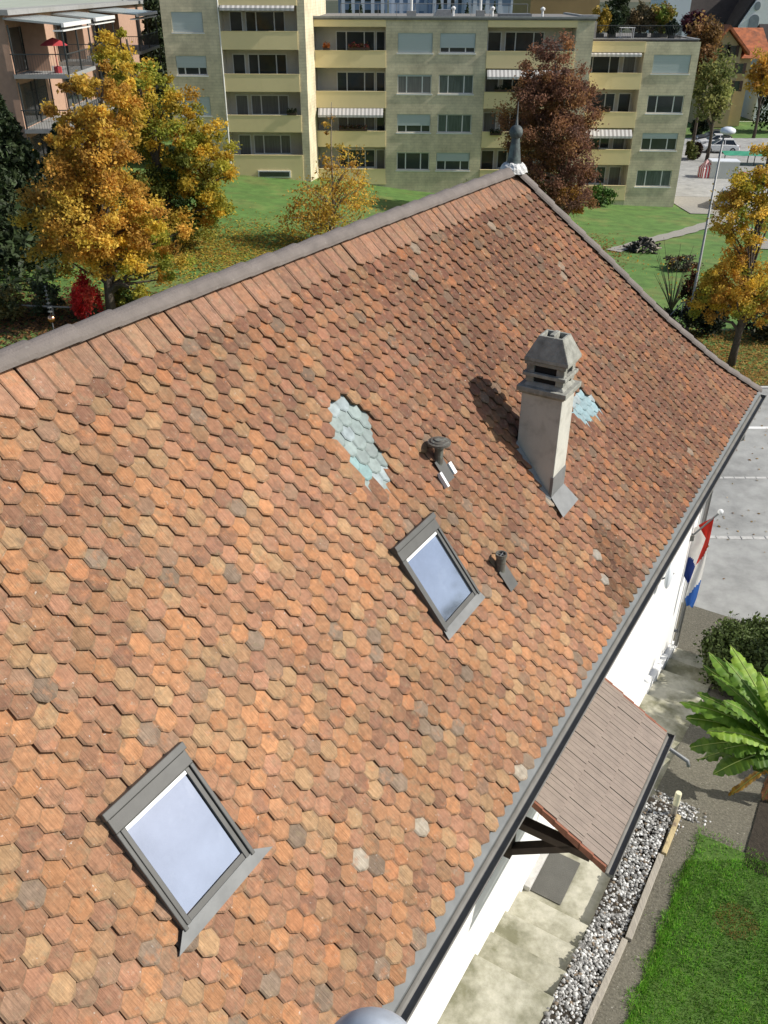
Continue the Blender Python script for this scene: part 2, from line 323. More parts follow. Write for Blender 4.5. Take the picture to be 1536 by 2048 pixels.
# glass patches, in (d, s)
def roof_hit(x, y):
    r = ray(x, y); th = R_(52); e = np.array(EV); z = np.array([0, 0, 1.]); n = math.sin(th) * e + math.cos(th) * z; P0 = -5.496 * e - 2.4 * z
    P = r * ((P0 @ n) / (r @ n)); return (P - P0) @ np.array(DV), (P - P0) @ (math.cos(th) * e - math.sin(th) * z)
def inpoly(p, poly):
    c = False
    for (x1, y1), (x2, y2) in zip(poly, poly[1:] + poly[:1]):
        if (y1 > p[1]) != (y2 > p[1]) and p[0] < (x2 - x1) * (p[1] - y1) / (y2 - y1) + x1: c = not c
    return c
GL1 = [roof_hit(*q) for q in ((656, 800), (698, 808), (752, 860), (774, 925), (790, 992), (742, 982), (690, 926), (676, 862))]
MOSS = [roof_hit(*q) for q in ((1165, 1050), (1230, 1060), (1262, 1130), (1262, 1225), (1205, 1205), (1180, 1120))]
GL2 = [roof_hit(*q) for q in ((1152, 786), (1188, 790), (1214, 836), (1192, 874), (1144, 830))]
SKY = [(2.34, 3.09, 3.00, 3.99), (6.12, 6.895, 3.01, 4.0)]        # skylights d0, d1, s0, s1
CH = (9.08, 9.49)
PAL = np.array([(.43, .215, .105), (.37, .195, .105), (.325, .175, .11), (.27, .145, .095), (.235, .122, .088), (.385, .26, .145), (.325, .20, .115), (.245, .13, .09), (.26, .175, .125), (.36, .19, .125)])
WLO = np.array([.16, .18, .16, .10, .06, .13, .09, .04, .04, .10]); WHI = np.array([.05, .10, .15, .20, .20, .05, .08, .13, .04, .05])
tv, tf, tcol = [], [], []; GLS = {1: ([], [], []), 2: ([], [], [])}
def add_tile(d, s, wd, L, bev, hwb, color, glass=False):
    V, Fc, C = GLS[glass] if glass else (tv, tf, tcol)
    a = random.gauss(0, .028 if L < .4 else .01); dz = abs(random.gauss(0, .006)); lift = .076 + dz; th = .028; tw = random.gauss(0, .003)
    if glass: lift = .046; dz = 0; th = .02
    h = wd / 2; k = hwb * wd
    out = [(-h, -L), (h, -L), (h, -bev), (k, 0), (-k, 0), (-h, -bev)]
    ins = [(-h + .016, -L), (h - .016, -L), (h - .018, -bev - .002), (max(.003, k - .004), -.019), (-max(.003, k - .004), -.019), (-h + .018, -bev - .002)]
    ca, sa = math.cos(a), math.sin(a)
    def pt(x, y, n): xx = x * ca - y * sa; yy = x * sa + y * ca; return RP(d + xx, s + yy, n - .042 + lift * (1 + y / .38) + tw * x / h)
    b = len(V)
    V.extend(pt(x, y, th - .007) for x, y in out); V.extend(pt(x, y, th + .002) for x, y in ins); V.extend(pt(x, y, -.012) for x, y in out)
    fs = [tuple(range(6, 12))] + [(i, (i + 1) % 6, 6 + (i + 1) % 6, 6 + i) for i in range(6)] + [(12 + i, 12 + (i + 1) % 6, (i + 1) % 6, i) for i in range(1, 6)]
    Fc.extend(tuple(b + i for i in f) for f in fs); rim = tuple(np.array(color) * .64 + np.array((.25, .185, .125)) * .22) if not glass else color; C.extend([color] + [rim] * 6 + [tuple(np.array(rim) * .62)] * 5)  # side faces darkened in colour to deepen the shade below each tile lip
W_T, EXP = .174, (SMAX - .36) / 38
for r in range(39):
    s = .36 + r * EXP; hd = hip_d(s)
    n0 = -16
    for i in range(n0, int(hd / W_T) + 1):
        d = (i + (.5 if r % 2 else 0)) * W_T + random.gauss(0, .003)
        if d > hd - .02: continue
        if any(a + .03 < d < b - .03 and c + .21 < s < e - .02 for a, b, c, e in SKY): continue
        if CH[0] + .03 < d < CH[1] - .03 and 3.12 < s < 3.95: continue
        g1 = inpoly((d, s - .06), GL1); g2 = inpoly((d, s - .06), GL2)
        if g1 or g2:
            c = np.array((.19, .235, .225)) * random.uniform(.8, 1.25) if g1 else np.array((.21, .31, .335)) * random.uniform(.85, 1.2)
            if random.random() < .25: c = np.array((.26, .31, .32)) if random.random() < .7 else np.array((.19, .30, .30))
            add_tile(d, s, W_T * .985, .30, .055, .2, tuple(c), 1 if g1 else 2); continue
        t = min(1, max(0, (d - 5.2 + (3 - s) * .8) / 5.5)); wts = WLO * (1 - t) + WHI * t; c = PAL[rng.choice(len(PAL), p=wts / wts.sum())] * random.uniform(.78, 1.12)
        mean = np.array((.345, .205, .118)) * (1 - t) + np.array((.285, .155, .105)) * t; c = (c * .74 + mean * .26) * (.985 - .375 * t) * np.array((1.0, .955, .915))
        c = c * (1 + .10 * math.sin(d * .8 + s * 1.25 + .8) + .06 * math.sin(d * 2.2 - s * 1.6) + .05 * math.sin(d * 5.1 + s * 3.7))
        q = random.random()
        if q < .004: c = np.array((.38, .33, .26))
        elif q < .035: c = np.array((.24, .175, .125)) * random.uniform(.75, 1.1)
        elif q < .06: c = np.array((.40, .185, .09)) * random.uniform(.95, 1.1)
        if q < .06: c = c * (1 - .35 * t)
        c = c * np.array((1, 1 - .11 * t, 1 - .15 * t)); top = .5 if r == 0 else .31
        if inpoly((d, s - .05), MOSS): c = c * random.uniform(.45, .75) if random.random() < .92 else np.array((.30, .27, .23))
        if r == 0: c = (c * .5 + np.array((.36, .21, .14)) * .5) * random.uniform(.85, 1.15)
        rr = random.random()
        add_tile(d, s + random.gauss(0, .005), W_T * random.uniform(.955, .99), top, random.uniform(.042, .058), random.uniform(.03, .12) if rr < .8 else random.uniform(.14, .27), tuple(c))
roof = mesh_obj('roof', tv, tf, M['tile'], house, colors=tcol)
for k, lb in ((1, 'large diamond of grey green glass tiles left of the vent pipes'), (2, 'small patch of pale blue glass tiles right of the chimney')): mesh_obj('glass_tiles', *GLS[k][:2], M['glass_tile'], house, colors=GLS[k][2])['label'] = lb
dk = MB()                                                          # boarding below the tiles, back slope, hip end
ss = np.linspace(0, SMAX - .02, 14)
for a, b in zip(ss, ss[1:]):
    dk.add([RP(-2.9, a, -.06), RP(hip_d(a), a, -.06), RP(hip_d(b), b, -.06), RP(-2.9, b, -.06)], [(3, 2, 1, 0)])
BK = -9.25
dk.add([HF(-5.55, -2.9, -2.35), HF(-5.55, 12.78, -2.35), HF(BK, 17.5, -6.85), HF(BK, -2.9, -6.85)], [(0, 1, 2, 3)])
dk.add([HF(-5.5, 12.8, -2.4), HF(-1.95, 17.5, -6.85), HF(BK, 17.5, -6.85)], [(0, 1, 2)])
dk.build('roof_boarding', M['dark_roof'], house)
# ridge and hip caps
def caps(name, pts, seg, r0, r1, up):
    mb = MB(); P = [Vector(p) for p in pts]; L = [0]
    for a, b in zip(P, P[1:]): L.append(L[-1] + (b - a).length)
    def at(t):
        for i in range(len(P) - 1):
            if t <= L[i + 1] or i == len(P) - 2: return P[i].lerp(P[i + 1], (t - L[i]) / (L[i + 1] - L[i]))
    n = int(L[-1] / seg); NN = 10
    for k in range(n):
        a, b = at(k * L[-1] / n - .03 if k else 0), at((k + 1) * L[-1] / n); t = (b - a).normalized(); side = t.cross(Vector((0, 0, 1))).normalized(); upv = side.cross(t)
        vs = []
        for p, r, o in ((a, r0, .0), (b, r1, .012)):
            for th in (.0, .018):
                for i in range(NN + 1):
                    x = math.pi * i / NN; vs.append(p + side * math.cos(x) * (r - th) + upv * (math.sin(x) * (r - th) * .95 + o + up))
        m = NN + 1; fs = []
        for i in range(NN): fs += [(i, i + 1, 2 * m + i + 1, 2 * m + i), (m + i + 1, m + i, 3 * m + i, 3 * m + i + 1), (2 * m + i, 2 * m + i + 1, 3 * m + i + 1, 3 * m + i), (i + 1, i, m + i, m + i + 1)]
        mb.add(vs, fs)
    return mb.build(name, M['cap'], house, smooth=False)
caps('ridge_cap', [HF(-5.55, -2.9, -2.395), HF(-5.55, 12.9, -2.395)], .42, .108, .117, .0)
caps('hip_cap', [HF(-5.5, 12.86, -2.38)] + [RP(hip_d(s) + .02, s, .02) for s in (.7, 1.88, 3.18, 4.6, 5.66)], .40, .105, .113, -.01)
# finial
fx, fy, fz = HF(-5.54, 12.86, -2.26)
fin = MB().lathe([(.118, -.04), (.10, .06), (.078, .22), (.06, .37)], (fx, fy, fz), 20).build('finial', M['copper'], house, smooth=False)
MB().ball((fx, fy, fz + .45), .10, 10).build('ball', M['copper'], fin, smooth=True)
MB().lathe([(.024, .53), (.011, .66), (.004, .86)], (fx, fy, fz), 8).build('spike', M['zinc'], fin)
mb = MB()
for i, (r, z) in enumerate([(.12, .04), (.16, .02), (.20, -.03), (.235, -.10), (.25, -.2)]): pass
vs = []; NL = 28
for j, (r, z) in enumerate([(.118, .03), (.14, .02), (.17, -.01), (.195, -.05), (.205, -.11)]):
    for k in range(NL): th = 2 * math.pi * k / NL; q = r * (1 + .06 * math.sin(7 * th + j) + random.uniform(-.03, .03)); vs.append((fx + q * math.cos(th), fy + q * math.sin(th), fz + z + random.uniform(-.01, .01)))
mb.add(vs, [(j * NL + k, j * NL + (k + 1) % NL, (j + 1) * NL + (k + 1) % NL, (j + 1) * NL + k) for j in range(4) for k in range(NL)]); mb.build('lead_collar', M['lead'], fin)
# skylights
for idx, (d0, d1, s0, s1) in enumerate(SKY):
    X = lambda d, s, n: RP(d, s, n)
    f = MB(X); rw = .068; fl0, fl1 = ((.12, .15), (.01, .05))[idx]
    f.box(d0, d1, s0, s0 + .15, -.05, .105); f.box(d0 - .012, d1 + .012, s0 - .025, s0 + .035, -.05, .125)
    f.box(d0, d0 + rw * .5, s0 + .15, s1, -.05, .10); f.box(d1 - rw * .5, d1, s0 + .15, s1, -.05, .10)
    sk = f.build('skylight', M['alu'], house, bevel=.006); sk['label'] = ('large skylight with pale blue glass and grey frame low on the roof at left', 'skylight with dark tree reflection in its glass beside the pipe')[idx]
    f = MB(X); f.box(d0 + rw * .5 + .008, d0 + rw + .012, s0 + .155, s1 - .015, .0, .088); f.box(d1 - rw - .012, d1 - rw * .5 - .008, s0 + .155, s1 - .015, .0, .088); f.box(d0 + rw + .012, d1 - rw - .012, s1 - .068, s1 - .015, 0, .08); f.box(d0 + .06, d1 - .06, s0 + .15, s0 + .158, 0, .09)
    f.build('sash', M['alu'], sk, bevel=.004)
    f = MB(X); f.box(d0 + .05, d1 - .05, s0 + .155, s1 - .015, -.06, .05); f.box(d0 + .02, d1 - .02, s0 + .035, s0 + .043, .1, .1065); f.build('gasket', M['black'], sk)
    f = MB(X); f.box(d0 + rw + .02, d1 - rw - .02, s0 + .188, s1 - .072, .05, .066); f.build('glass', M['sky_glass'], sk)
    f = MB(X); f.box(d0 + rw + .014, d1 - rw - .014, s0 + .160, s0 + .188, .05, .085); f.build('glazing_bead', M['white'], sk)
    f = MB(X); f.add([(d0 - .01, s1 - .02, .085), (d1 + .01, s1 - .02, .085), (d1 + fl1, s1 + .085, .078), (d0 - fl0, s1 + .085, .078), (d0 - fl0, s1 + .09, .05), (d1 + fl1, s1 + .09, .05)], [(0, 3, 2, 1), (3, 4, 5, 2)])
    f.build('flashing', M['zinc'], sk, solid=.003)
# chimney
c0, c1, cd0, cd1 = -3.585, -3.07, CH[0], CH[1]
def chb(mb, a, z0, z1, b=None):
    b = a if b is None else b
    x0, y0, _ = HF(c0, cd0, 0); x1, y1, _ = HF(c1, cd1, 0); mb.frustum(x0 - a, x1 + a, y0 - a, y1 + a, z0 - Z0, x0 - b, x1 + b, y0 - b, y1 + b, z1 - Z0)
mb = MB(); chb(mb, 0, -6.0, -4.10); chim = mb.build('chimney', M['shaft'], house, bevel=.008)
mb = MB(); chb(mb, .02, -4.135, -4.10, .035); chb(mb, .055, -4.10, -4.035); chb(mb, .0, -4.035, -3.985, -.04)
x0, y0, _ = HF(c0, cd0, 0); x1, y1, _ = HF(c1, cd1, 0)
for lv, z0 in ((0, -3.985), (1, -3.845)):
    a = -.02 + lv * .0
    for sx in (0, 1):
        for sy in (0, 1):
            cx = x0 - a if sx == 0 else x1 + a - .10; cy = y0 - a if sy == 0 else y1 + a - .10; mb.box(cx, cx + .10, cy, cy + .10, z0 - Z0, z0 + .14 - Z0)
    zt = z0 + .075 - Z0; o = .012 if lv == 0 else .0
    for (xa, xb, ya, yb) in ((x0 - o, x1 + o, y0 - o, y0 + .05), (x0 - o, x1 + o, y1 - .05, y1 + o), (x0 - o, x0 + .05, y0 + .05, y1 - .05), (x1 - .05, x1 + o, y0 + .05, y1 - .05)):
        mb.box(xa, xb, ya, yb, zt, zt + .045)
zb = -3.72 - Z0; zt = -3.44 - Z0; mb.frustum(x0 - .005, x1 + .03, y0 - .02, y1 + .02, zb, x0 + .0, x1 + .025, y0 - .015, y1 + .015, zb + .05)
# hollow hood: outer shell with two flue openings
ox0, ox1, oy0, oy1 = x0 + .005, x1 + .02, y0 - .01, y1 + .01; tx0, tx1, ty0, ty1 = x0 + .11, x1 - .10, y0 + .075, y1 - .075
mb.add([(ox0, oy0, zb + .05), (ox1, oy0, zb + .05), (ox1, oy1, zb + .05), (ox0, oy1, zb + .05), (tx0, ty0, zt), (tx1, ty0, zt), (tx1, ty1, zt), (tx0, ty1, zt)], [(0, 1, 5, 4), (1, 2, 6, 5), (2, 3, 7, 6), (3, 0, 4, 7)])
mid = (tx0 + tx1) / 2
for (xa, xb, ya, yb) in ((tx0, tx1, ty0, ty0 + .035), (tx0, tx1, ty1 - .035, ty1), (tx0, tx0 + .035, ty0 + .035, ty1 - .035), (tx1 - .035, tx1, ty0 + .035, ty1 - .035), (mid - .03, mid + .03, ty0 + .035, ty1 - .035)):
    mb.box(xa, xb, ya, yb, zt - .12, zt + (.012 if xa != mid - .03 else .035))
mb.build('chimney_cap', M['concrete'], chim, bevel=.008)
mb = MB(); mb.box(x0 + .05, x1 - .05, y0 + .05, y1 - .05, -4.03 - Z0, -3.60 - Z0); mb.build('flue_liner', M['black'], chim)
f = MB()
p0 = HF(c1, 0, -5.10); zr = lambda e: float(np.interp(e, [p[0] for p in PROF], [p[1] for p in PROF]))
xa = c1 + .006
f.add([HF(xa, cd0 - .008, -5.16), HF(xa, cd1 + .008, -5.16), HF(xa, cd1 + .008, zr(c1) + .11), HF(xa, cd0 - .008, zr(c1) + .11), HF(c1 + .2, cd1 + .09, zr(c1 + .2) + .135), HF(c1 + .2, cd0 - .03, zr(c1 + .2) + .135)], [(0, 3, 2, 1), (3, 5, 4, 2)])
f.add([HF(xa, cd0 - .008, -5.16), HF(xa, cd0 - .008, zr(c1)), HF(c1 - .03, cd0 - .008, zr(c1) + .05), HF(c1 - .03, cd0 - .008, -5.16)], [(0, 1, 2, 3)])
f.add([HF(xa, cd0 - .01, zr(c1) + .1), HF(c0, cd0 - .01, zr(c0) + .12), HF(c0, cd0 - .06, zr(c0) + .05), HF(c1, cd0 - .06, zr(c1) + .05)], [(0, 1, 2, 3)])
f.build('chimney_flashing', M['zinc'], chim, solid=.004)
# vent pipes
def on_roof(d, s, n=0): return Vector(RP(d, s, n))
b = on_roof(7.50, 2.70); mb = MB(); mb.lathe([(.052, -.1), (.05, .34)], b, 16); vp = mb.build('vent_pipe', M['pipe'], house, smooth=False); vp['label'] = 'vent pipe with a flat round hat above the two skylights'
mb = MB(); mb.lathe([(.115, .315), (.128, .32), (.128, .345), (.10, .352), (.095, .362), (.06, .366), (.055, .378), (.002, .385)], b, 26); mb.build('hat', M['pipe'], vp)
mb = MB(lambda d, s, n: RP(d, s, n)); mb.box(7.41, 7.58, 2.60, 2.87, .072, .080); mb.build('flashing', M['alu'], vp)
mb = MB(lambda d, s, n: RP(d, s, n)); mb.box(7.365, 7.405, 2.72, 2.90, .05, .10)
mb.build('flashing_upstand', M['white'], vp); mb = MB(lambda d, s, n: RP(d, s, n)); mb.box(7.59, 7.65, 2.70, 2.84, .05, .10); mb.build('flashing_upstand', M['white'], vp)
b = on_roof(7.45, 4.08); mb = MB(); mb.lathe([(.056, -.1), (.055, .26), (.066, .262), (.066, .30), (.048, .30), (.045, .18), (.002, .175)], b, 18); vp = mb.build('vent_pipe', M['pipe'], house); vp['label'] = 'short open vent pipe right of the skylight'
mb = MB(); mb.tube([b + Vector((-.05, 0, .285)), b + Vector((.05, 0, .285))], .006, 5); mb.tube([b + Vector((0, -.05, .285)), b + Vector((0, .05, .285))], .006, 5); mb.build('cross_bar', M['zinc'], vp)
mb = MB(lambda d, s, n: RP(d, s, n)); mb.box(7.37, 7.555, 4.02, 4.28, .072, .080); mb.build('flashing', M['alu'], vp)
# eave flashing, gutter, soffit, walls
DE = 17.62
f = MB(); f.add([HF(-2.02, -2.9, -6.80), HF(-2.02, DE - .1, -6.80), HF(-1.892, DE - .1, -6.89), HF(-1.892, -2.9, -6.89), HF(-1.888, DE - .1, -6.97), HF(-1.888, -2.9, -6.97)], [(0, 3, 2, 1), (3, 5, 4, 2)]); f.build('eave_flashing', M['eave_zinc'], house, solid=.004)
g_ = MB(); vs = []; NG = 12; r0 = .058; ge, gz = -1.83, -6.925
for d in (-2.9, DE):
    for rr in (r0, r0 - .005):
        for i in range(NG + 1): th = math.pi + math.pi * i / NG; x, y, z = HF(ge + rr * math.cos(th), d, gz + rr * math.sin(th) * 1.1); vs.append((x, y, z))
m = NG + 1; fs = []
for i in range(NG): fs += [(i, i + 1, 2 * m + i + 1, 2 * m + i), (m + i + 1, m + i, 3 * m + i, 3 * m + i + 1)]
g_.add(vs, fs); g_.add([HF(ge + math.cos(t) * r0, DE, gz + math.sin(t) * r0) for t in np.linspace(math.pi, 2 * math.pi, 13)], [tuple(range(13))]); g_.tube([HF(ge + r0, -2.9, gz), HF(ge + r0, DE, gz)], .009, 6)
g_.build('gutter', M['zinc_dark'], house)
f = MB(); f.box(*[v for p in zip(HF(-2.3, -2.9, -7.02), HF(-1.88, DE - .05, -6.97)) for v in p]); f.box(*[v for p in zip(HF(-9.2, 15.9, -7.02), HF(-2.31, DE - .05, -6.97)) for v in p]); f.build('soffit', M['white_wall'], house)
WE = 15.95
f = MB()
def hbox(mb, e0, e1, d0, d1, z0, z1): a = HF(e0, d0, z0); b = HF(e1, d1, z1); mb.box(a[0], b[0], a[1], b[1], a[2], b[2])
hbox(f, -9.0, -2.25, -2.9, WE, -13.6, -7.02)
f.build('wall', M['white_wall'], house)
f = MB()
for d in np.arange(10.4, WE, .65):
    zt = -10.65 - .2 * max(0, (d - 9.95) / .65) + .12; hbox(f, -2.25, -2.13, d, min(d + .65, WE + .04), -13.4, zt)
f.build('wall_plinth', M['white_wall'], house)
f = MB(); q = [HF(-1.81, WE - .15, -6.98), HF(-1.81, WE - .15, -7.12), HF(-2.16, WE - .08, -7.45), HF(-2.16, WE - .08, -12.4)]
f.tube(q, .042, 10); dp = f.build('downpipe', M['pole'], house, smooth=True)
for z in (-8.3, -10.2, -11.9): f = MB(); x, y, zz = HF(-2.19, WE - .08, z); f.box(x - .06, x + .05, y - .05, y + .05, zz, zz + .03); f.build('pipe_bracket', M['zinc'], dp)
f = MB(); qv = Vector(ray(1338, 1152)); qv = qv * (-2.1 / qv.dot(EV)); pc = HF(-2.1, qv.dot(DV), qv.z); f.ball(pc, .2, 10, (.28, .75, 1.25)); wl = f.build('oval_panel', M['pale_plastic'], house, smooth=True); wl['label'] = 'pale oval panel on the white wall beneath the flag'
f = MB(); f.tube([(pc[0] - .1, pc[1], pc[2] - .1), (pc[0] + .02, pc[1] + .3, pc[2] - .12)], .015, 6); f.build('panel_arm', M['zinc'], wl)  # arm of a plain oval panel of unclear use, no light source
# small canopy over the side door
CD0, CD1 = 6.30, 8.55
def cz(e): return -8.0 + (-1.03 - e) * .56
f = MB(); rows, colsn = 4, 15; cw = (CD1 - CD0) / colsn; rl = (2.25 - 1.03) / rows
for r in range(rows):
    for c in range(colsn):
        d = CD0 + c * cw + (cw * .5 if r % 2 else 0); e1 = -1.03 - r * rl; e0 = e1 - rl - .05
        dd1 = min(d + cw, CD1)
        prs = [(d, dd1)] if r % 2 == 0 or c > 0 else [(CD0, d), (d, dd1)]
        for a, b in prs:
            if b - a < .02: continue
            j = random.uniform(-.004, .004)
            for u0, u1, hh in ((a, a + (b - a) * .25, .030), (a + (b - a) * .25, a + (b - a) * .62, .021), (a + (b - a) * .62, b - .003, .0245)):
                f.add([HF(e, dd, cz(e) + o + j) for dd in (u0, u1) for e, o in ((e1, 0), (e0, -.02), (e1, hh + .012), (e0, hh - .012))], [(2, 6, 7, 3), (0, 4, 6, 2), (0, 2, 3, 1), (4, 5, 7, 6)])
cn = f.build('canopy', M['canopy_tile'], house)
for d in (CD0 - .03, CD1 - .005):
    f = MB()
    for r in range(rows * 2):
        e1 = -1.04 - r * rl / 2; e0 = e1 - rl / 2 - .02; f.add([HF(e, dd, cz(e) + o) for dd in (d, d + .035) for e, o in ((e1, -.075), (e0, -.07), (e1, .03), (e0, .012))], [(0, 2, 3, 1), (4, 5, 7, 6), (2, 6, 7, 3), (0, 1, 5, 4), (0, 4, 6, 2), (1, 3, 7, 5)])
    f.build('verge_tiles', M['red_edge'], cn)
f = MB(); f.add([HF(e, d, cz(e) + o) for d in (CD0 + .01, CD1 - .02) for e, o in ((-1.06, -.05), (-2.25, -.05), (-1.06, -.012), (-2.25, -.032))], [(0, 1, 5, 4), (2, 6, 7, 3), (0, 4, 6, 2), (0, 2, 3, 1), (4, 5, 7, 6)])
for d in (CD0 + .1, CD1 - .25):
    a = HF(-2.25, d, 0); z_ = lambda e: cz(e) - Z0 - .06
    def beam(ea, za, eb, zb_, t=.055):
        dx, dz = eb - ea, zb_ - za; l = math.hypot(dx, dz); nx, nz = -dz / l * t, dx / l * t
        vs = [HF(e, dd, z) for dd in (d, d + .12) for e, z in ((ea + nx, za + nz), (eb + nx, zb_ + nz), (eb - nx, zb_ - nz), (ea - nx, za - nz))]
        f.add(vs, [(0, 1, 2, 3), (7, 6, 5, 4), (0, 4, 5, 1), (1, 5, 6, 2), (2, 6, 7, 3), (3, 7, 4, 0)])
    beam(-2.2, -8.75, -2.2, -7.45, .06); beam(-2.2, -8.12, -1.25, -8.12); beam(-2.18, -8.65, -1.45, -8.10, .045); beam(-2.2, -7.5, -1.1, -8.05, .05)
f.build('timber_bracket', M['wood_dark'], cn)
f = MB(); vs = []
for d in (CD0 - .05, CD1 + .06):
    for rr in (.05, .045):
        for i in range(9): th = math.pi + math.pi * i / 8; vs.append(HF(-.985 + rr * math.cos(th), d, -8.02 + rr * math.sin(th)))
fs = []
for i in range(8): fs += [(i, i + 1, 18 + i + 1, 18 + i), (9 + i + 1, 9 + i, 27 + i, 27 + i + 1)]
f.add(vs, fs); f.tube([HF(-.938, CD0 - .05, -8.015), HF(-.938, CD1 + .06, -8.015)], .008, 6)
for d in (CD0 - .05, CD1 + .06): f.add([HF(-.985 + .05 * math.cos(t), d, -8.02 + .05 * math.sin(t)) for t in np.linspace(math.pi, 2 * math.pi, 9)], [tuple(range(9))])
f.build('gutter', M['zinc_dark'], cn)
f = MB(); f.tube([HF(-.98, 8.44, -8.06), HF(-.95, 8.44, -8.10), HF(-.70, 8.38, -8.13), HF(-.68, 8.38, -8.2)], .026, 10); f.build('spout', M['zinc'], cn, smooth=True)
f = MB(); hbox(f, -2.26, -2.16, 7.45, 8.5, -10.66, -10.56); f.build('door_sill', M['kerb'], house, bevel=.01)

# ------------------------------------------------------------------ steps, gravel, edging, garden
ZL = -10.65
st = MB()
def sb(d0, d1, z, e1=-1.24, e0=-2.28): a = hw(e0, d0, 0); st.add([tuple(hw(e, d, zz) - hw(-1.75, 9, ZL)) for zz in (z, z - 1.2) for e, d in ((e0, d0), (e1, d0), (e1, d1), (e0, d1))], [(0, 1, 2, 3), (7, 6, 5, 4), (0, 4, 5, 1), (1, 5, 6, 2), (2, 6, 7, 3), (3, 7, 4, 0)])
ups = [7.28, 6.80, 6.33, 5.86, 3.9]
for k in range(4): sb(ups[k + 1] , ups[k], ZL + .17 * (k + 1), -1.23 if k else -1.27)
sb(1.5, 3.9, ZL + .85)
sb(7.28, 9.95, ZL, -1.20)
dn = [9.95 + .65 * k for k in range(10)]
for k in range(9): sb(dn[k], dn[k + 1], ZL - .18 * (k + 1), -1.17 + .0 * k)
tag(st.build('concrete_steps', M['step'], loc=hw(-1.75, 9, ZL), bevel=.008), 'pale mossy concrete steps and landing along the white house wall', 'steps')
f = MB(); f.box(-.27, .27, -.385, .385, 0, .016); tag(f.build('doormat', M['mat'], loc=hw(-1.99, 7.86, ZL + .002), rz=-AZ, bevel=.004), 'grey rubber doormat on the landing beneath the tiled canopy', 'doormat')
def zg(d): return float(np.interp(d, [0, 3.9, 5.86, 7.3, 9.6, 10.2, 15.8, 18.2], [-9.80, -9.88, -10.0, -10.53, -10.56, -10.66, -12.38, -12.57]))
def hsheet(name, e0, e1, d0, d1, off, mat, step=.25, ragged=0., kind='structure'):
    es = np.linspace(e0, e1, max(2, int((e1 - e0) / step) + 1)); ds = np.linspace(d0, d1, max(2, int((d1 - d0) / step) + 1))
    v = [tuple(hw(e + (ragged * math.sin(d * 7.3) * .5 + random.uniform(-ragged, ragged) if i == 0 else 0), d, zg(d) + off)) for d in ds for i, e in enumerate(es)]; n = len(es)
    o = mesh_obj(name, v, [(j * n + i, j * n + i + 1, (j + 1) * n + i + 1, (j + 1) * n + i) for j in range(len(ds) - 1) for i in range(n - 1)], mat, smooth=True)
    return tag(o, kind=kind)
hsheet('forecourt', -1.18, 16, 9.4, 17.9, 0, M['aggregate'])
hsheet('forecourt', -7, -1.19, 15.83, 17.9, 0, M['aggregate'])
hsheet('garden_path', -.80, -.30, 1.5, 9.62, .02, M['aggregate'])
hsheet('garden_soil', -1.26, -.74, 1.5, 9.9, .015, M['soil'])
hsheet('garden_lawn', -.38, 8, 1.5, 9.55, .03, M['turf_near'])
hsheet('planting_bed', .25, 9, 9.3, 14.8, .03, M['soil'])
# pebbles
ico_v = []; bm_f = []
ph = (1 + 5 ** .5) / 2; IV = np.array([(-1, ph, 0), (1, ph, 0), (-1, -ph, 0), (1, -ph, 0), (0, -1, ph), (0, 1, ph), (0, -1, -ph), (0, 1, -ph), (ph, 0, -1), (ph, 0, 1), (-ph, 0, -1), (-ph, 0, 1)]) / math.hypot(1, ph)
IF = [(0, 11, 5), (0, 5, 1), (0, 1, 7), (0, 7, 10), (0, 10, 11), (1, 5, 9), (5, 11, 4), (11, 10, 2), (10, 7, 6), (7, 1, 8), (3, 9, 4), (3, 4, 2), (3, 2, 6), (3, 6, 8), (3, 8, 9), (4, 9, 5), (2, 4, 11), (6, 2, 10), (8, 6, 7), (9, 8, 1)]
pv, pf, pcol = [], [], []
for i in range(5200):
    d = random.uniform(2.5, 10.1); e = random.uniform(-1.25, -.83)
    if d > 9.75: e = random.uniform(-1.2, -.55)
    if d > 9.3 and random.random() < .3: e += random.uniform(0, .25)
    r = random.uniform(.012, .027) * (1.2 if random.random() < .15 else 1); a = random.uniform(0, 6.28); sc = np.array([random.uniform(.8, 1.5), random.uniform(.7, 1.1), random.uniform(.55, .9)]) * r
    V = IV * (1 + rng.uniform(-.12, .12, (12, 1))) * sc; V = np.c_[V[:, 0] * math.cos(a) - V[:, 1] * math.sin(a), V[:, 0] * math.sin(a) + V[:, 1] * math.cos(a), V[:, 2]]
    p = hw(e, d, zg(d) + .02 + random.uniform(0, .03) + .03 * math.sin(d * 3)); b = len(pv); pv.extend((V + np.array(p)).tolist()); pf.extend([(b + x, b + y, b + z) for x, y, z in IF])
    t = random.random(); c = (.20, .195, .185) if t < .36 else (.36, .355, .34) if t < .68 else (.62, .62, .60) if t < .93 else (.22, .17, .12); c = np.array(c) * random.uniform(.8, 1.2); pcol.extend([c] * 20)
tag(mesh_obj('gravel', pv, pf, M['pebble'], colors=pcol, smooth=True), 'grey and white pebbles in the strip beside the steps', 'gravel', kind='stuff')
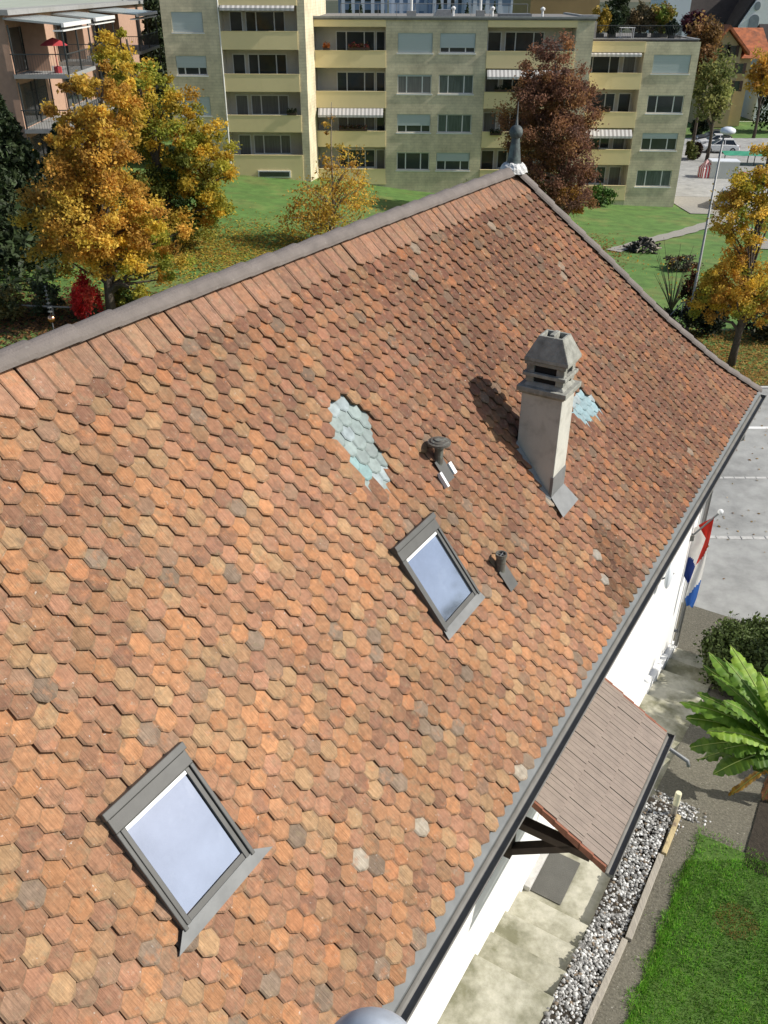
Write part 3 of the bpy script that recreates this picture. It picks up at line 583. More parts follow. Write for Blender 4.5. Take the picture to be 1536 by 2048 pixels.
# timber edging
def board(name, d0, d1, e, wd, mat, label, bend=0.):
    f = MB(); n = 12; o = hw(e, (d0 + d1) / 2, zg((d0 + d1) / 2)); vs = []
    for i in range(n + 1):
        d = d0 + (d1 - d0) * i / n; ee = e + bend * math.sin(i / n * 3.1) + random.uniform(-.002, .002)
        for de, dz in ((-wd / 2, -.1), (wd / 2, -.1), (wd / 2, .085), (-wd / 2, .085)): vs.append(tuple(hw(ee + de, d, zg(d) + dz) - o))
    fs = [(0, 1, 2, 3), tuple(4 * n + k for k in (3, 2, 1, 0))]
    for i in range(n): fs += [(4 * i + k, 4 * i + 4 + k, 4 * i + 4 + (k + 1) % 4, 4 * i + (k + 1) % 4) for k in range(4)]
    f.add(vs, fs); tag(f.build(name, mat, loc=o, bevel=.006), label, 'timber', 'timber edging boards of the gravel strip')
board('timber_edging', 3.2, 7.33, -.80, .075, M['wood_grey'], 'long weathered grey board edging the gravel strip nearest the viewer')
board('timber_edging', 7.36, 8.86, -.765, .085, M['wood_grey'], 'middle grey board of the gravel edging beside the aggregate slabs', .0)
board('timber_edging', 8.9, 9.7, -.74, .07, M['wood_pale'], 'short yellowish splintered board at the far end of the gravel strip')
p = hw(-.82, 9.72, zg(9.7)); f = MB(); f.lathe([(.045, -.3), (.043, .34)], (0, 0, 0), 14); sk = f.build('wooden_stake', M['wood_grey'], loc=p); tag(sk, 'round wooden stake with a pale painted top at the end of the gravel', 'stake')
f = MB(); f.lathe([(.046, .24), (.046, .48), (.04, .49)], (0, 0, 0), 14); f.build('painted_top', mk('cream_paint', (.72, .68, .48), .6, .06), sk)
# grass blades
def blades(name, n, sampler, h, wid, palette, label, clumpy=False):
    c = np.array([sampler() for _ in range(n)]); a = rng.uniform(0, 6.28, n); hh = h * rng.uniform(.5, 1.3, n); lean = rng.uniform(.2, .9, n) * hh; la = rng.uniform(0, 6.28, n)
    dx = np.c_[np.cos(a), np.sin(a), 0 * a] * (wid * rng.uniform(.7, 1.3, n))[:, None]; top = c + np.c_[np.cos(la) * lean, np.sin(la) * lean, hh]
    v = np.empty((n * 3, 3)); v[0::3] = c - dx; v[1::3] = c + dx; v[2::3] = top; f = np.arange(n * 3).reshape(-1, 3); pc = np.array(palette)[rng.integers(0, len(palette), n)] * rng.uniform(.7, 1.25, (n, 1))
    if clumpy:
        q = sum(np.sin(c[:, 0] * a1 + c[:, 1] * b1 + p1) for a1, b1, p1 in ((3.1, 2.2, 0), (-5.3, 4.1, 1), (9.7, -7.1, 2), (17, 13, 3), (-23, 19, 4), (1.3, -1.1, 5))) / 3.2
        pc *= (1 + .42 * np.clip(q, -1.2, 1.2))[:, None]; dry = (np.hypot(c[:, 0] - DRY[0], c[:, 1] - DRY[1]) < .28) & (rng.uniform(0, 1, n) < .55); pc[dry] = np.array((.30, .17, .06)); v[2::3, 2] += np.repeat(0, n) + .02 * np.clip(q, 0, 1)
    return tag(mesh_obj(name, v, f, M['blade'], colors=pc), label, 'grass', kind='stuff')
def lawn_pt():
    while True:
        d = random.uniform(3.3, 9.7); e = random.uniform(-.40, 3.2) if random.random() < .93 else random.gauss(-.40, .05 + .03 * math.sin(d * 9))
        if d < 3.3 + max(0, 0): continue
        if d > 9.25 + .3 * math.sin(e * 2.3) and random.random() < .8: continue
        n_ = math.sin(e * 3.1 + d * 1.7) * math.sin(d * 2.3 - e * 1.1)
        if random.random() < .55 + .45 * n_ or random.random() < .5: return tuple(hw(e, d, zg(d) + .025))
DRY = atz(1480, 1825, -10.3)
blades('grass', 120000, lawn_pt, .045, .005, [(.11, .30, .025), (.15, .37, .035), (.19, .40, .045), (.07, .20, .015), (.26, .38, .08)], 'short green lawn right of the gravel strip', True)
cl = []
blades('clover', 5000, lambda: tuple(Vector(lawn_pt()) + Vector((0, 0, .015))), .02, .012, [(.14, .26, .05), (.18, .28, .08), (.10, .2, .03)], 'clover leaves scattered through the near lawn')

# ------------------------------------------------------------------ road
RZ = -12.62
def flat(name, x0, x1, y0, y1, z, mat, kind='structure'): return tag(MB().sheet([(x0, y0, z), (x1, y0, z), (x1, y1, z), (x0, y1, z)]).build(name, mat), kind=kind)
flat('road', -60, 78, 6, 29.8, RZ, M['asphalt'])
flat('road_marking', 2, 78, 26.32, 26.50, RZ + .005, M['paint'])
f = MB()
for i in range(150): x = 4 + i * .33; f.box(x, x + .31, 19.50 + .02 * math.sin(i), 19.64 + .02 * math.sin(i), RZ - .02, RZ + .012 + .004 * (i % 3))
tag(f.build('kerb_strip', M['kerb'], bevel=.01), kind='structure')
f = MB()
for i in range(150): x = 4 + i * .33; f.box(x, x + .30, 22.86, 22.97, RZ - .02, RZ + .007 + .003 * (i % 2))
tag(f.build('drain_strip', M['kerb']), kind='structure')
f = MB()
for i in range(75): x = -30 + i * 1.2; f.box(x, x + 1.19, 29.72, 29.86, RZ - .1, RZ + .07)
tag(f.build('kerb', M['kerb'], bevel=.015), kind='structure')
patch('parking_area', 22.3, 60, 80, 118, M['asphalt'], .06)
patch('driveway', 24.6, 48.6, 72, 80, M['gravel_path'], .05)
pp = [gnd(*q) for q in ((1225, 503), (1300, 482), (1365, 466), (1430, 446), (1448, 430))]
strip('path', [(q.x, q.y) for q in pp], (1.0, 1.3), M['gravel_path'], .06)
pp = [gnd(*q) for q in ((1360, 412), (1425, 413), (1462, 440), (1500, 470), (1545, 500))]
strip('garden_walk', [(q.x, q.y) for q in pp], (1.5, 1.5), M['gravel_path'], .055)

# ------------------------------------------------------------------ vegetation
def leaf_quads(c, nrm_bias, size, pal_cols):
    n = len(c); nm = rng.normal(size=(n, 3)); nm[:, 2] += nrm_bias; nm /= np.linalg.norm(nm, axis=1)[:, None]
    t = rng.normal(size=(n, 3)); t -= nm * (t * nm).sum(1)[:, None]; t /= np.linalg.norm(t, axis=1)[:, None]; b = np.cross(nm, t)
    s = (size * rng.uniform(.55, 1.3, n))[:, None]; v = np.empty((n * 4, 3)); v[0::4] = c - t * s * .6; v[1::4] = c + b * s * .42 + nm * s * .1; v[2::4] = c + t * s * .75; v[3::4] = c - b * s * .42 + nm * s * .1
    return v, np.arange(n * 4).reshape(-1, 4), pal_cols
def tree(name, label, base, crowns, trunk_r, pal, n, leaf, cat='tree', group=None, limbs=14, mat='leaf', bark='bark', clump=.2, nclump=90, twigs=0, hang=0., trunk_top=None, tvar=.25):
    root = empty(name, base, 0, label, cat, group); W8 = np.array([c[3] * c[4] * c[5] for c in crowns]); W8 = W8 / W8.sum(); cen = []; cols_ = []; cl = []
    for k in range(nclump):
        c = crowns[rng.choice(len(crowns), p=W8)]; v = rng.normal(size=3); v /= np.linalg.norm(v); r = rng.uniform(.15, 1) ** .5
        p = np.array(c[:3]) + v * r * np.array(c[3:6]) * rng.uniform(.86, 1.06); cen.append(p); pc = np.array(c[6] if len(c) > 6 else pal); cl.append((p, np.mean(c[3:6]) * clump * rng.uniform(.6, 1.35), pc[rng.integers(0, len(pc))] * rng.uniform(1 - tvar, 1 + tvar)))
    m = n // nclump; P = []; C = []
    for p, r, c in cl:
        q = p + rng.normal(size=(m, 3)) * r * np.array([.62, .62, .5]); P.append(q); C.append(c * rng.uniform(.72, 1.28, (m, 1)))
    P = np.concatenate(P); C = np.concatenate(C); keep = P[:, 2] > .05; P, C = P[keep], C[keep]
    v, f, c = leaf_quads(P, .5, leaf, C); mesh_obj('crown', v, f, M[mat], root, colors=c)
    mb = MB(); top = trunk_top or max(c[2] + c[5] * .6 for c in crowns); bx, by = crowns[0][0], crowns[0][1]
    def tp(t): return Vector((bx * t * t + .05 * math.sin(t * 7) * top * .1, by * t * t + .04 * math.cos(t * 5) * top * .1, top * t))
    mb.tube([tp(t) for t in np.linspace(0, 1, 9)], [trunk_r * (1.15 if t == 0 else 1) * (1 - .82 * t) for t in np.linspace(0, 1, 9)], 9)
    for k in range(limbs):
        q = Vector(cen[rng.integers(0, len(cen))]); t = max(.12, min(.9, (q.z / top) * rng.uniform(.45, .75))); a = tp(t); mid = a.lerp(q, .5) + Vector((0, 0, rng.uniform(-.02, .09) * top * .5)); rr = trunk_r * (1 - .8 * t)
        mb.tube([a, a.lerp(mid, .5) + Vector((0, 0, .02 * top)), mid, mid.lerp(q, .6), q], [rr * .6, rr * .45, rr * .33, rr * .2, rr * .07], 6, cap=False)
    for k in range(twigs):
        q = Vector(cen[rng.integers(0, len(cen))]); o = Vector(rng.normal(size=3)) * leaf * 2.5; o.z = abs(o.z) * 1.6; mb.tube([q, q + o * .5, q + o], [.022, .015, .006], 4, cap=False)
    mb.build('trunk', M[bark], root, smooth=True); return root
def crown_px(base, Y, x0, x1, y0, y1, depth=None):                 # an ellipsoid of real size at distance Y
    a = atY(x0, (y0 + y1) / 2, Y); b = atY(x1, (y0 + y1) / 2, Y); t = atY((x0 + x1) / 2, y0, Y); u = atY((x0 + x1) / 2, y1, Y)
    rx = (b.x - a.x) / 2; rz = (t.z - u.z) / 2; return [(a.x + b.x) / 2 - base.x, 0, (t.z + u.z) / 2 - base.z, rx, depth or rx, rz]
ORG = [(.62, .37, .07), (.56, .32, .06), (.68, .46, .08), (.47, .26, .055), (.62, .44, .07)]; YEL = [(.62, .42, .05), (.54, .40, .05), (.40, .36, .05), (.66, .44, .06), (.28, .30, .045)]
GRN = [(.05, .085, .02), (.035, .065, .015), (.07, .10, .025)]; RED = [(.23, .115, .075), (.28, .14, .08), (.185, .10, .075), (.34, .18, .08)]
MIX = [(.30, .28, .05), (.45, .33, .05), (.20, .22, .045), (.55, .32, .05)]
B = gnd(224, 640); Y = B.y
def C_(b, *a, pal=None, depth=None): c = crown_px(b, b.y, *a, depth=depth); return tuple(c) + ((pal,) if pal else ())
tree('autumn_tree', 'large orange autumn tree with a straight trunk at the left behind the ridge', B, [C_(B, 130, 300, 110, 330, pal=ORG), C_(B, 45, 250, 320, 560, pal=ORG), C_(B, 80, 230, 160, 380, pal=ORG), C_(B, 200, 385, 400, 600, pal=ORG + YEL), C_(B, 90, 330, 230, 560, pal=ORG)], .22, ORG, 50000, .118, group='autumn trees left of the flats', limbs=34, nclump=330, clump=.125)
B = gnd(345, 500)
tree('autumn_tree', 'tall yellow green autumn tree behind the orange tree in front of the flats', B, [C_(B, 185, 335, 30, 260, pal=YEL), C_(B, 250, 420, 150, 400, pal=YEL + MIX), C_(B, 340, 478, 220, 470, pal=YEL), C_(B, 230, 440, 300, 500, pal=MIX + GRN)], .26, YEL, 52000, .135, group='autumn trees left of the flats', limbs=34, nclump=330, clump=.125)
B = gnd(668, 492)
tree('birch', 'slender sparse golden tree with bare upper twigs in front of the yellow balconies', B, [C_(B, 580, 755, 320, 480, pal=ORG), C_(B, 555, 690, 390, 490, pal=ORG), C_(B, 630, 740, 285, 390, pal=ORG), C_(B, 640, 670, 205, 300, pal=ORG)], .09, ORG, 5600, .125, limbs=50, nclump=260, clump=.2, bark='bark_pale', trunk_top=7.6, twigs=60)
B = gnd(1118, 452)
tree('copper_tree', 'dark reddish brown tree in front of the right half of the flats', B, [C_(B, 1030, 1175, 68, 260, pal=RED), C_(B, 1000, 1200, 130, 340, pal=RED), C_(B, 1025, 1190, 250, 440, pal=RED), C_(B, 1060, 1190, 330, 440, pal=RED + [(.3, .16, .03)])], .24, RED, 58000, .13, limbs=40, nclump=320, clump=.14, bark='bark_pale', twigs=60)
B = gnd(1462, 732)
tree('roadside_tree', 'golden roadside tree with a slim leaning trunk on the leafy verge at the right', B, [C_(B, 1400, 1560, 480, 640, pal=ORG + YEL), C_(B, 1425, 1560, 320, 500, pal=ORG + YEL), C_(B, 1370, 1480, 540, 640, pal=YEL + ORG), C_(B, 1490, 1580, 250, 480, pal=ORG + YEL), C_(B, 1480, 1600, 540, 655, pal=ORG + YEL)], .15, ORG, 32000, .082, limbs=34, nclump=330, clump=.14)
DG = [(.035, .05, .02), (.045, .07, .025), (.028, .042, .019)]
def conifer(base, h, r, label, group, n=9000, pal=DG):
    root = empty('conifer', base, 0, label, 'tree', group); t = rng.uniform(0, 1, n) ** .75; z = h * (.08 + .92 * (1 - t)); rad = r * t * (.35 + .65 * rng.uniform(0, 1, n) ** .4) * (1 + .18 * np.sin(z * 5)); a = rng.uniform(0, 6.28, n)
    P = np.c_[rad * np.cos(a), rad * np.sin(a), z - rad * .25]; C = np.array(pal)[rng.integers(0, len(pal), n)] * rng.uniform(.6, 1.4, (n, 1)); v, f, c = leaf_quads(P, .2, .28, C); mesh_obj('crown', v, f, M['leaf_dense'], root, colors=c)
    mb = MB(); mb.tube([(0, 0, 0), (.03, 0, h * .5), (0, 0, h * .97)], [.26, .15, .03], 8); mb.build('trunk', M['bark'], root)
B = gnd(-30, 560); conifer(B, atY(0, 60, B.y).z - B.z, 4.0, 'tall dark conifer cut off by the left edge of the picture', 'dark conifers at the left edge')
B = gnd(60, 500); conifer(B, atY(40, 190, B.y).z - B.z, 3.4, 'shorter dark green conifer just left of the orange tree', 'dark conifers at the left edge')
B = gnd(150, 470); conifer(B, atY(150, 250, B.y).z - B.z, 3.2, 'dark conifer half hidden behind the orange tree', 'dark conifers at the left edge')
B = Vector((atY(312, 60, 92).x, 92, -12.6)); conifer(B, 14.5, 3.2, 'tall dark conifer in the gap between the salmon building and the flats', 'dark conifers at the left edge')
def shrub(name, label, base, r, h, pal, n=2500, leaf=.09, cat='shrub', group=None, mat='leaf_dense', stems=7):
    root = empty(name, base, 0, label, cat, group); K = max(8, n // 90); cl = []
    for k in range(K):
        v = rng.normal(size=3); v /= np.linalg.norm(v); q = rng.uniform(.2, 1) ** .45; cl.append((np.array([v[0] * r * q, v[1] * r * q, h * .52 + v[2] * h * .46 * q]), np.array(pal[rng.integers(0, len(pal))]) * rng.uniform(.75, 1.25)))
    P = np.concatenate([p + rng.normal(size=(n // K, 3)) * np.array([r, r, h * .6]) * .13 for p, c in cl]); C = np.concatenate([c * rng.uniform(.7, 1.3, (n // K, 1)) for p, c in cl]); k = P[:, 2] > .02
    v, f, c = leaf_quads(P[k], .5, leaf, C[k]); mesh_obj('foliage', v, f, M[mat], root, colors=c); mb = MB()
    for i in range(stems): a = rng.uniform(0, 6.28); q = r * .6; mb.tube([(0, 0, -.05), (math.cos(a) * q * .3, math.sin(a) * q * .3, h * .35), (math.cos(a) * q, math.sin(a) * q, h * .75)], [.04, .025, .01], 5, cap=False)
    mb.build('stem', M['bark'], root); return root
def shrub_px(name, label, x0, x1, y0, y1, pal, base=None, **k):
    B = base or gnd((x0 + x1) / 2, y1); a = atY(x0, y1, B.y); b = atY(x1, y1, B.y); t = atY((x0 + x1) / 2, y0, B.y); return shrub(name, label, B, (b.x - a.x) / 2, t.z - B.z, pal, **k)
shrub_px('red_shrub', 'bright red autumn shrub below the orange tree by the fence', 148, 208, 548, 640, [(.80, .07, .06), (.68, .05, .05), (.82, .14, .09)], n=3000, leaf=.1, mat='leaf')
shrub_px('garden_shrub', 'round dull green shrub left of the bright red one', 66, 134, 566, 628, [(.06, .075, .03), (.08, .09, .035)], n=2500, leaf=.1)
shrub_px('garden_shrub', 'low yellowish shrub at the left edge behind the ridge', -30, 60, 575, 640, [(.12, .11, .035), (.16, .12, .03), (.07, .08, .03)], n=2500, leaf=.11)
shrub_px('garden_shrub', 'green and yellow shrub right of the orange tree trunk', 232, 300, 560, 625, [(.10, .14, .025), (.22, .22, .03), (.3, .22, .03)], n=2300, leaf=.1)
shrub_px('holly_bush', 'dark glossy evergreen bush behind the wire fence beside the lamp post', 1375, 1448, 545, 668, [(.02, .03, .015), (.03, .042, .022), (.014, .02, .011)], n=6000, leaf=.11)
shrub_px('rust_shrub', 'rust red leaved shrub left of the lamp post', 1352, 1392, 545, 650, [(.20, .07, .03), (.13, .06, .03), (.05, .04, .02)], n=1800, leaf=.11, mat='leaf')
shrub_px('hedge_bush', 'dark low bush behind the fence at the right edge', 1470, 1600, 610, 672, [(.03, .035, .014), (.05, .045, .015)], n=3500, leaf=.12)
shrub_px('hedge_bush', 'dark low bush behind the fence close to the roof hip', 1290, 1392, 622, 668, [(.025, .035, .014), (.04, .045, .015)], n=3000, leaf=.1)
shrub_px('flower_bed_bush', 'flat purplish brown ground shrub on the lawn left of the lamp post', 1326, 1394, 512, 540, [(.10, .08, .05), (.07, .08, .04), (.16, .09, .03)], n=1800, leaf=.12)
shrub_px('lawn_bush', 'bright green bush beside the ground floor balcony of the right block', 1172, 1226, 366, 412, [(.07, .14, .02), (.05, .11, .02), (.1, .18, .03)], n=2500, leaf=.15)
shrub_px('lawn_bush', 'dark green bush behind the ridge under the ground floor windows', 888, 985, 335, 385, [(.05, .07, .025), (.08, .1, .03)], n=2200, leaf=.17)
B = gnd(1342, 622); root = empty('bare_shrub', B, 0, 'nearly leafless shrub of thin upright twigs on the lawn', 'shrub'); mb = MB()
for i in range(26):
    a = random.uniform(0, 6.28); q = random.uniform(.3, 1.5); h = random.uniform(1.6, 3.3); mb.tube([(0, 0, 0), (math.cos(a) * q * .35, math.sin(a) * q * .35, h * .4), (math.cos(a) * q, math.sin(a) * q, h)], [.028, .018, .006], 4, cap=False)
mb.build('twigs', M['bark'], root)
P = np.c_[rng.normal(0, .9, 90), rng.normal(0, .9, 90), rng.uniform(.3, 2.6, 90)]; v, f, c = leaf_quads(P, .3, .1, np.array(ORG)[rng.integers(0, 5, 90)]); mesh_obj('foliage', v, f, M['leaf'], root, colors=c)
# boxwood mound and banana plant by the house
B = hw(2.0, 14.9, zg(14.9)); B = atz(1505, 1372, -12.2); shrub('boxwood_bush', 'dense dark green clipped bush behind the banana plant', B, .95, 1.25, [(.06, .085, .02), (.075, .11, .028), (.095, .135, .035)], n=60000, leaf=.07)
zb_ = zg(10.9); B = atz(1546, 1598, zb_); root = empty('banana_plant', B, 0, 'banana plant with long torn glossy leaves at the right edge', 'banana plant'); 
def banana_leaf(tip, w, droop, pal, base=(0, 0, .85), brown=False, idx=0):
    tip = Vector(tip); b = Vector(base); n = 44; v = []; f = []; c = []; side = (tip - b).cross(Vector((0, 0, 1))).normalized()
    pts = []
    for i in range(n + 1):
        t = i / n; p = b.lerp(tip, t); p.z += droop * 4 * t * (1 - t) * .5 * (1.3 - t * .6); pts.append(p)
    tears = {s: sorted(random.sample(range(12, n - 3), 4)) for s in (-1, 1)}
    for s in (-1, 1):
        b0 = len(v); sag = 0
        for i in range(n + 1):
            t = i / n; wd = w * (0 if t < .16 else min(1, ((t - .16) / .14)) ** .6 * (1 - max(0, (t - .72) / .28) ** 2.2)); tan = (pts[min(i + 1, n)] - pts[max(i - 1, 0)]).normalized(); up = side.cross(tan).normalized()
            if i in tears[s]: sag = random.uniform(-.05, .05)
            cor = .012 * math.sin(i * 2.1)
            for j in range(4):
                u = j / 3; notch = (.55 if (i in tears[s] and j == 3) else 1); v.append(pts[i] + side * s * wd * u * notch + up * (wd * (.28 * u - .42 * u * u) + (cor + sag * u) * u) + tan * (.12 * u * w))
        for i in range(n):
            for j in range(3):
                q = (b0 + i * 4 + j, b0 + i * 4 + 4 + j, b0 + i * 4 + 5 + j, b0 + i * 4 + 1 + j); f.append(q if s > 0 else q[::-1]); k = pal[0] if (i // 3) % 2 else pal[1]; c.append(np.array(k) * random.uniform(.92, 1.08))  # alternating green bands put the shading of the vein folds into the colour
    o = mesh_obj('leaf', v, f, M['banana'], root, colors=c, smooth=True)
    mb = MB(); mb.tube([p + Vector((0, 0, .006)) for p in pts[::4]], [max(.006, .022 * (1 - i / 11)) for i in range(len(pts[::4]))], 6); mb.build('midrib', mk('banana_rib', (.30, .36, .10), .6, .1) if idx == 0 else bpy.data.materials['banana_rib'], o, smooth=True)
    if brown: o['label'] = 'withered yellow brown leaf'
G1 = [(.11, .22, .022), (.15, .27, .03)]; G2 = [(.21, .36, .035), (.28, .43, .05)]; G3 = [(.075, .155, .018), (.105, .19, .02)]; BR = [(.42, .24, .02), (.30, .16, .02)]
def bl(x, y, dz, w, droop, pal, **k):
    t = atz(x, y, zb_ + dz); banana_leaf(t - B, w * 1.0, droop, pal, **k)
LV = [(1418, 1305, 1.75, .17, .35, G1), (1462, 1292, 1.9, .17, .3, G2), (1448, 1318, 2.0, .15, .35, G1), (1425, 1350, 1.65, .15, .4, G1), (1396, 1388, 1.5, .16, .4, G3), (1361, 1404, 1.35, .18, .5, G1), (1374, 1436, 1.2, .18, .45, G3), (1416, 1462, 1.45, .15, .4, G2), (1382, 1495, .9, .19, .5, G3), (1428, 1548, .75, .2, .5, G3), (1448, 1402, 1.9, .16, .4, G1), (1545, 1320, 1.8, .2, .4, G1), (1580, 1420, 1.4, .2, .4, G1), (1570, 1500, 1.1, .2, .5, G1), (1530, 1390, 2.0, .18, .35, G3), (1500, 1470, 1.2, .18, .4, G3), (1470, 1345, 1.85, .15, .35, G1), (1405, 1330, 1.55, .13, .45, G3), (1440, 1500, 1.05, .17, .45, G1), (1475, 1520, .9, .17, .5, G1), (1520, 1345, 2.0, .15, .3, G2), (1400, 1420, 1.3, .14, .45, G1), (1510, 1540, .8, .18, .5, G3), (1545, 1450, 1.4, .18, .4, G2), (1395, 1520, .6, .15, .55, G3)]
for i, L_ in enumerate(LV): bl(*L_, idx=i)
for i, (x, y, dz, w_, pl) in enumerate([(1460, 1592, .12, .09, BR), (1525, 1600, .15, .12, [(.25, .12, .06), (.2, .1, .05)]), (1545, 1580, .2, .1, [(.3, .16, .09), (.2, .1, .05)])]): bl(x, y, dz, w_, .25, pl, brown=True, idx=1)
mb = MB(); mb.tube([(0, 0, -.1), (.01, 0, .5), (0, .01, 1.05)], [.11, .085, .04], 12); mb.tube([(.2, .1, -.1), (.2, .1, .6)], [.08, .04], 10); mb.build('stem', mk('banana_stem', (.22, .17, .08), .8, .3, 9), root, smooth=True)

# fallen leaves
def litter(name, n, sampler, size, pal, label):
    P = np.array([sampler() for _ in range(n)]); v, f, c = leaf_quads(P, 3., size, np.array(pal)[rng.integers(0, len(pal), n)] * rng.uniform(.6, 1.3, (n, 1))); tag(mesh_obj(name, v, f, M['leaf'], colors=c), label, 'fallen leaves', kind='stuff')
def on_t(x, y, o=.04): return (x, y, T(x, y) + o)
litter('fallen_leaves', 26000, lambda: on_t(random.uniform(8, 26), 30 + 7 * random.random() ** 1.1), .085, [(.50, .30, .08), (.42, .24, .07), (.34, .18, .05), (.48, .34, .10)], 'golden leaves covering the grass verge by the road')
litter('fallen_leaves', 420, lambda: (random.uniform(7, 17), 16.5 + 13 * random.random() ** .6, RZ + .012), .07, [(.40, .25, .08), (.30, .16, .06), (.5, .42, .3)], 'few dry leaves scattered over the grey road')
GQ = gnd(440, 500)
litter('fallen_leaves', 14000, lambda: on_t(random.gauss(GQ.x - 1.5, 4.5), random.gauss(GQ.y, 3.2)), .12, [(.52, .42, .07), (.44, .36, .06), (.40, .22, .05), (.5, .34, .06)], 'yellow leaves lying on the lawn around the left autumn trees')
litter('fallen_leaves', 3500, lambda: on_t(random.gauss(11, 2.2), random.gauss(57, 3)), .12, [(.30, .15, .05), (.40, .22, .05)], 'brown leaves lying beneath the dark reddish tree')

GQ2 = gnd(70, 640)
litter('fallen_leaves', 7000, lambda: on_t(random.gauss(GQ2.x, 3.5), random.gauss(GQ2.y, 2.2), .06), .14, [(.16, .09, .045), (.22, .12, .05), (.10, .06, .035), (.30, .15, .05)], 'brown leaves covering the ground by the rail fence at the left')

# ------------------------------------------------------------------ APARTMENT BUILDING
AO = Vector((2, 73, -15.5)); ARZ = R_(-1)
apt = empty('apartment_building', AO, ARZ, 'long stepped apartment building of pale yellow brick with yellow balcony bands', 'apartment building')
apt.scale = (1.008, 1, 1)
zz = lambda z: z + 15.5
WL, WM, WR = -2.85, 0., 2.45
def window(u0, u1, z0, z1, y, shut=0., parts=3, parent=apt, green=False, name='window', door=False, label=None):
    f = MB(); t = .07; yb = y + .10
    f.box(u0, u1, y + .06, yb, z1 - t, z1); f.box(u0, u1, y + .06, yb, z0, z0 + t); f.box(u0, u0 + t, y + .06, yb, z0 + t, z1 - t); f.box(u1 - t, u1, y + .06, yb, z0 + t, z1 - t)
    if parts == 3: ms = [u0 + (u1 - u0) * .27, u0 + (u1 - u0) * .73]
    elif parts == 2: ms = [(u0 + u1) / 2]
    else: ms = []
    for m in ms: f.box(m - t * .6, m + t * .6, y + .06, yb, z0 + t, z1 - t)
    if not door: f.box(u0 - .08, u1 + .08, y - .10, y + .055, z0 - .10, z0 - .01)
    o = f.build('balcony_door' if door else name, M['frame'], parent)
    MB().box(u0 + t, u1 - t, y + .085, y + .095, z0 + t, z1 - t).build('pane', M['pane_green'] if green else M['pane_curtain' if random.random() < .3 else 'pane'], o)
    if shut: MB().box(u0 + .02, u1 - .02, y + .0, y + .045, z1 - (z1 - z0) * shut, z1 - .01).build('shutter', M['shutter'], o)
    if label: o['label'] = label
    return o
walls = MB(); bands = []
def band(u0, u1, z0, z1, y):
    f = MB(); f.box(u0, u1, y - .06, y + .10, zz(z0), zz(z1)); f.box((u0 + u1) / 2 - .012, (u0 + u1) / 2 + .012, y - .063, y - .05, zz(z0) + .02, zz(z1) - .02); f.box(u0 - .0, u1 + .0, y - .08, y + .12, zz(z1), zz(z1) + .03)
    return f.build('balcony_parapet', M['band'], apt)
def loggia(u0, u1, tops, hb, y, top, win, door, back=1.7, bottom=None):
    """back wall, floors and side walls of one stack of recessed balconies"""
    f = MB(); zbot = tops[-1] - 1.3
    f.sheet([(u0, y + back, zz(zbot)), (u1, y + back, zz(zbot)), (u1, y + back, zz(top)), (u0, y + back, zz(top))])
    f.sheet([(u0, y, zz(zbot)), (u0, y + back, zz(zbot)), (u0, y + back, zz(top)), (u0, y, zz(top))]); f.sheet([(u1, y + back, zz(zbot)), (u1, y, zz(zbot)), (u1, y, zz(top)), (u1, y + back, zz(top))])
    for t in tops: f.box(u0, u1, y + .11, y + back, zz(t - 1.12), zz(t - .96))
    f.box(u0, u1, y + .1, y + back, zz(top) - .001, zz(top) + .1)
    f.build('loggia', M['loggia'], apt)
    for t in tops:
        fl = zz(t - .96); window(win[0], win[1], fl + .80, fl + 2.2, y + back - .11, parts=3, name='balcony_window'); window(door[0], door[1], fl + .02, fl + 2.2, y + back - .11, parts=1, door=True)
def awning(u0, u1, z, y, out, drop, n, label, c1=(.72, .70, .68), c2=(.42, .41, .40)):
    f = MB()
    for i in range(n):
        a = u0 + (u1 - u0) * i / n; b = u0 + (u1 - u0) * (i + 1) / n; c = c1 if i % 2 else c2
        f.add([(a, y, zz(z)), (b, y, zz(z)), (b, y - out, zz(z - drop)), (a, y - out, zz(z - drop))], [(0, 3, 2, 1)], c); f.add([(a, y - out, zz(z - drop)), (b, y - out, zz(z - drop)), (b, y - out, zz(z - drop - .16)), (a, y - out, zz(z - drop - .16))], [(0, 3, 2, 1)], c1 if i % 2 else tuple(np.array(c1) * .8))
    o = f.build('awning', M['awning'], apt, colored=True, solid=.01); o['label'] = label
# --- left block
LT = [-2.63, -5.36, -8.10, -10.87]; LTOP = -1.02
f = MB(); hol = [(-17.0, -14.8, zz(z - 1.27), zz(z)) for z in (-1.43, -4.17, -6.85, -9.6)]
f.holed_wall(-17.7, -13.66, zz(-13.2), zz(1.0), WL, hol); f.holed_wall(-8.15, -7.6, zz(-13.4), zz(1.0), WL, [])
f.sheet([(-7.6, WL, zz(-13.6)), (-7.25, WM, zz(-13.6)), (-7.25, WM, zz(1.0)), (-7.6, WL, zz(1.0))]); f.sheet([(-7.25, WM, zz(-13.6)), (-7.25, 12, zz(-13.6)), (-7.25, 12, zz(1)), (-7.25, WM, zz(1))])
f.sheet([(-17.7, 10, zz(-13.4)), (-17.7, WL, zz(-13.4)), (-17.7, WL, zz(1.0)), (-17.7, 10, zz(1.0))]); f.sheet([(-17.7, WL, zz(1)), (-7.6, WL, zz(1)), (-7.25, WM, zz(1)), (-7.25, 12, zz(1)), (-17.7, 12, zz(1))]); f.sheet([(-7.25, 12, zz(1)), (-7.25, 12, zz(-13)), (-17.7, 12, zz(-13)), (-17.7, 12, zz(1))])
f.build('wall', M['brick'], apt)
for h, s in zip(hol, (1., .62, 1., .3)): window(h[0], h[1], h[2], h[3], WL + .05, s)
loggia(-13.65, -8.15, LT, 1.12, WL, LTOP, (-12.05, -9.2), (-13.2, -12.25))
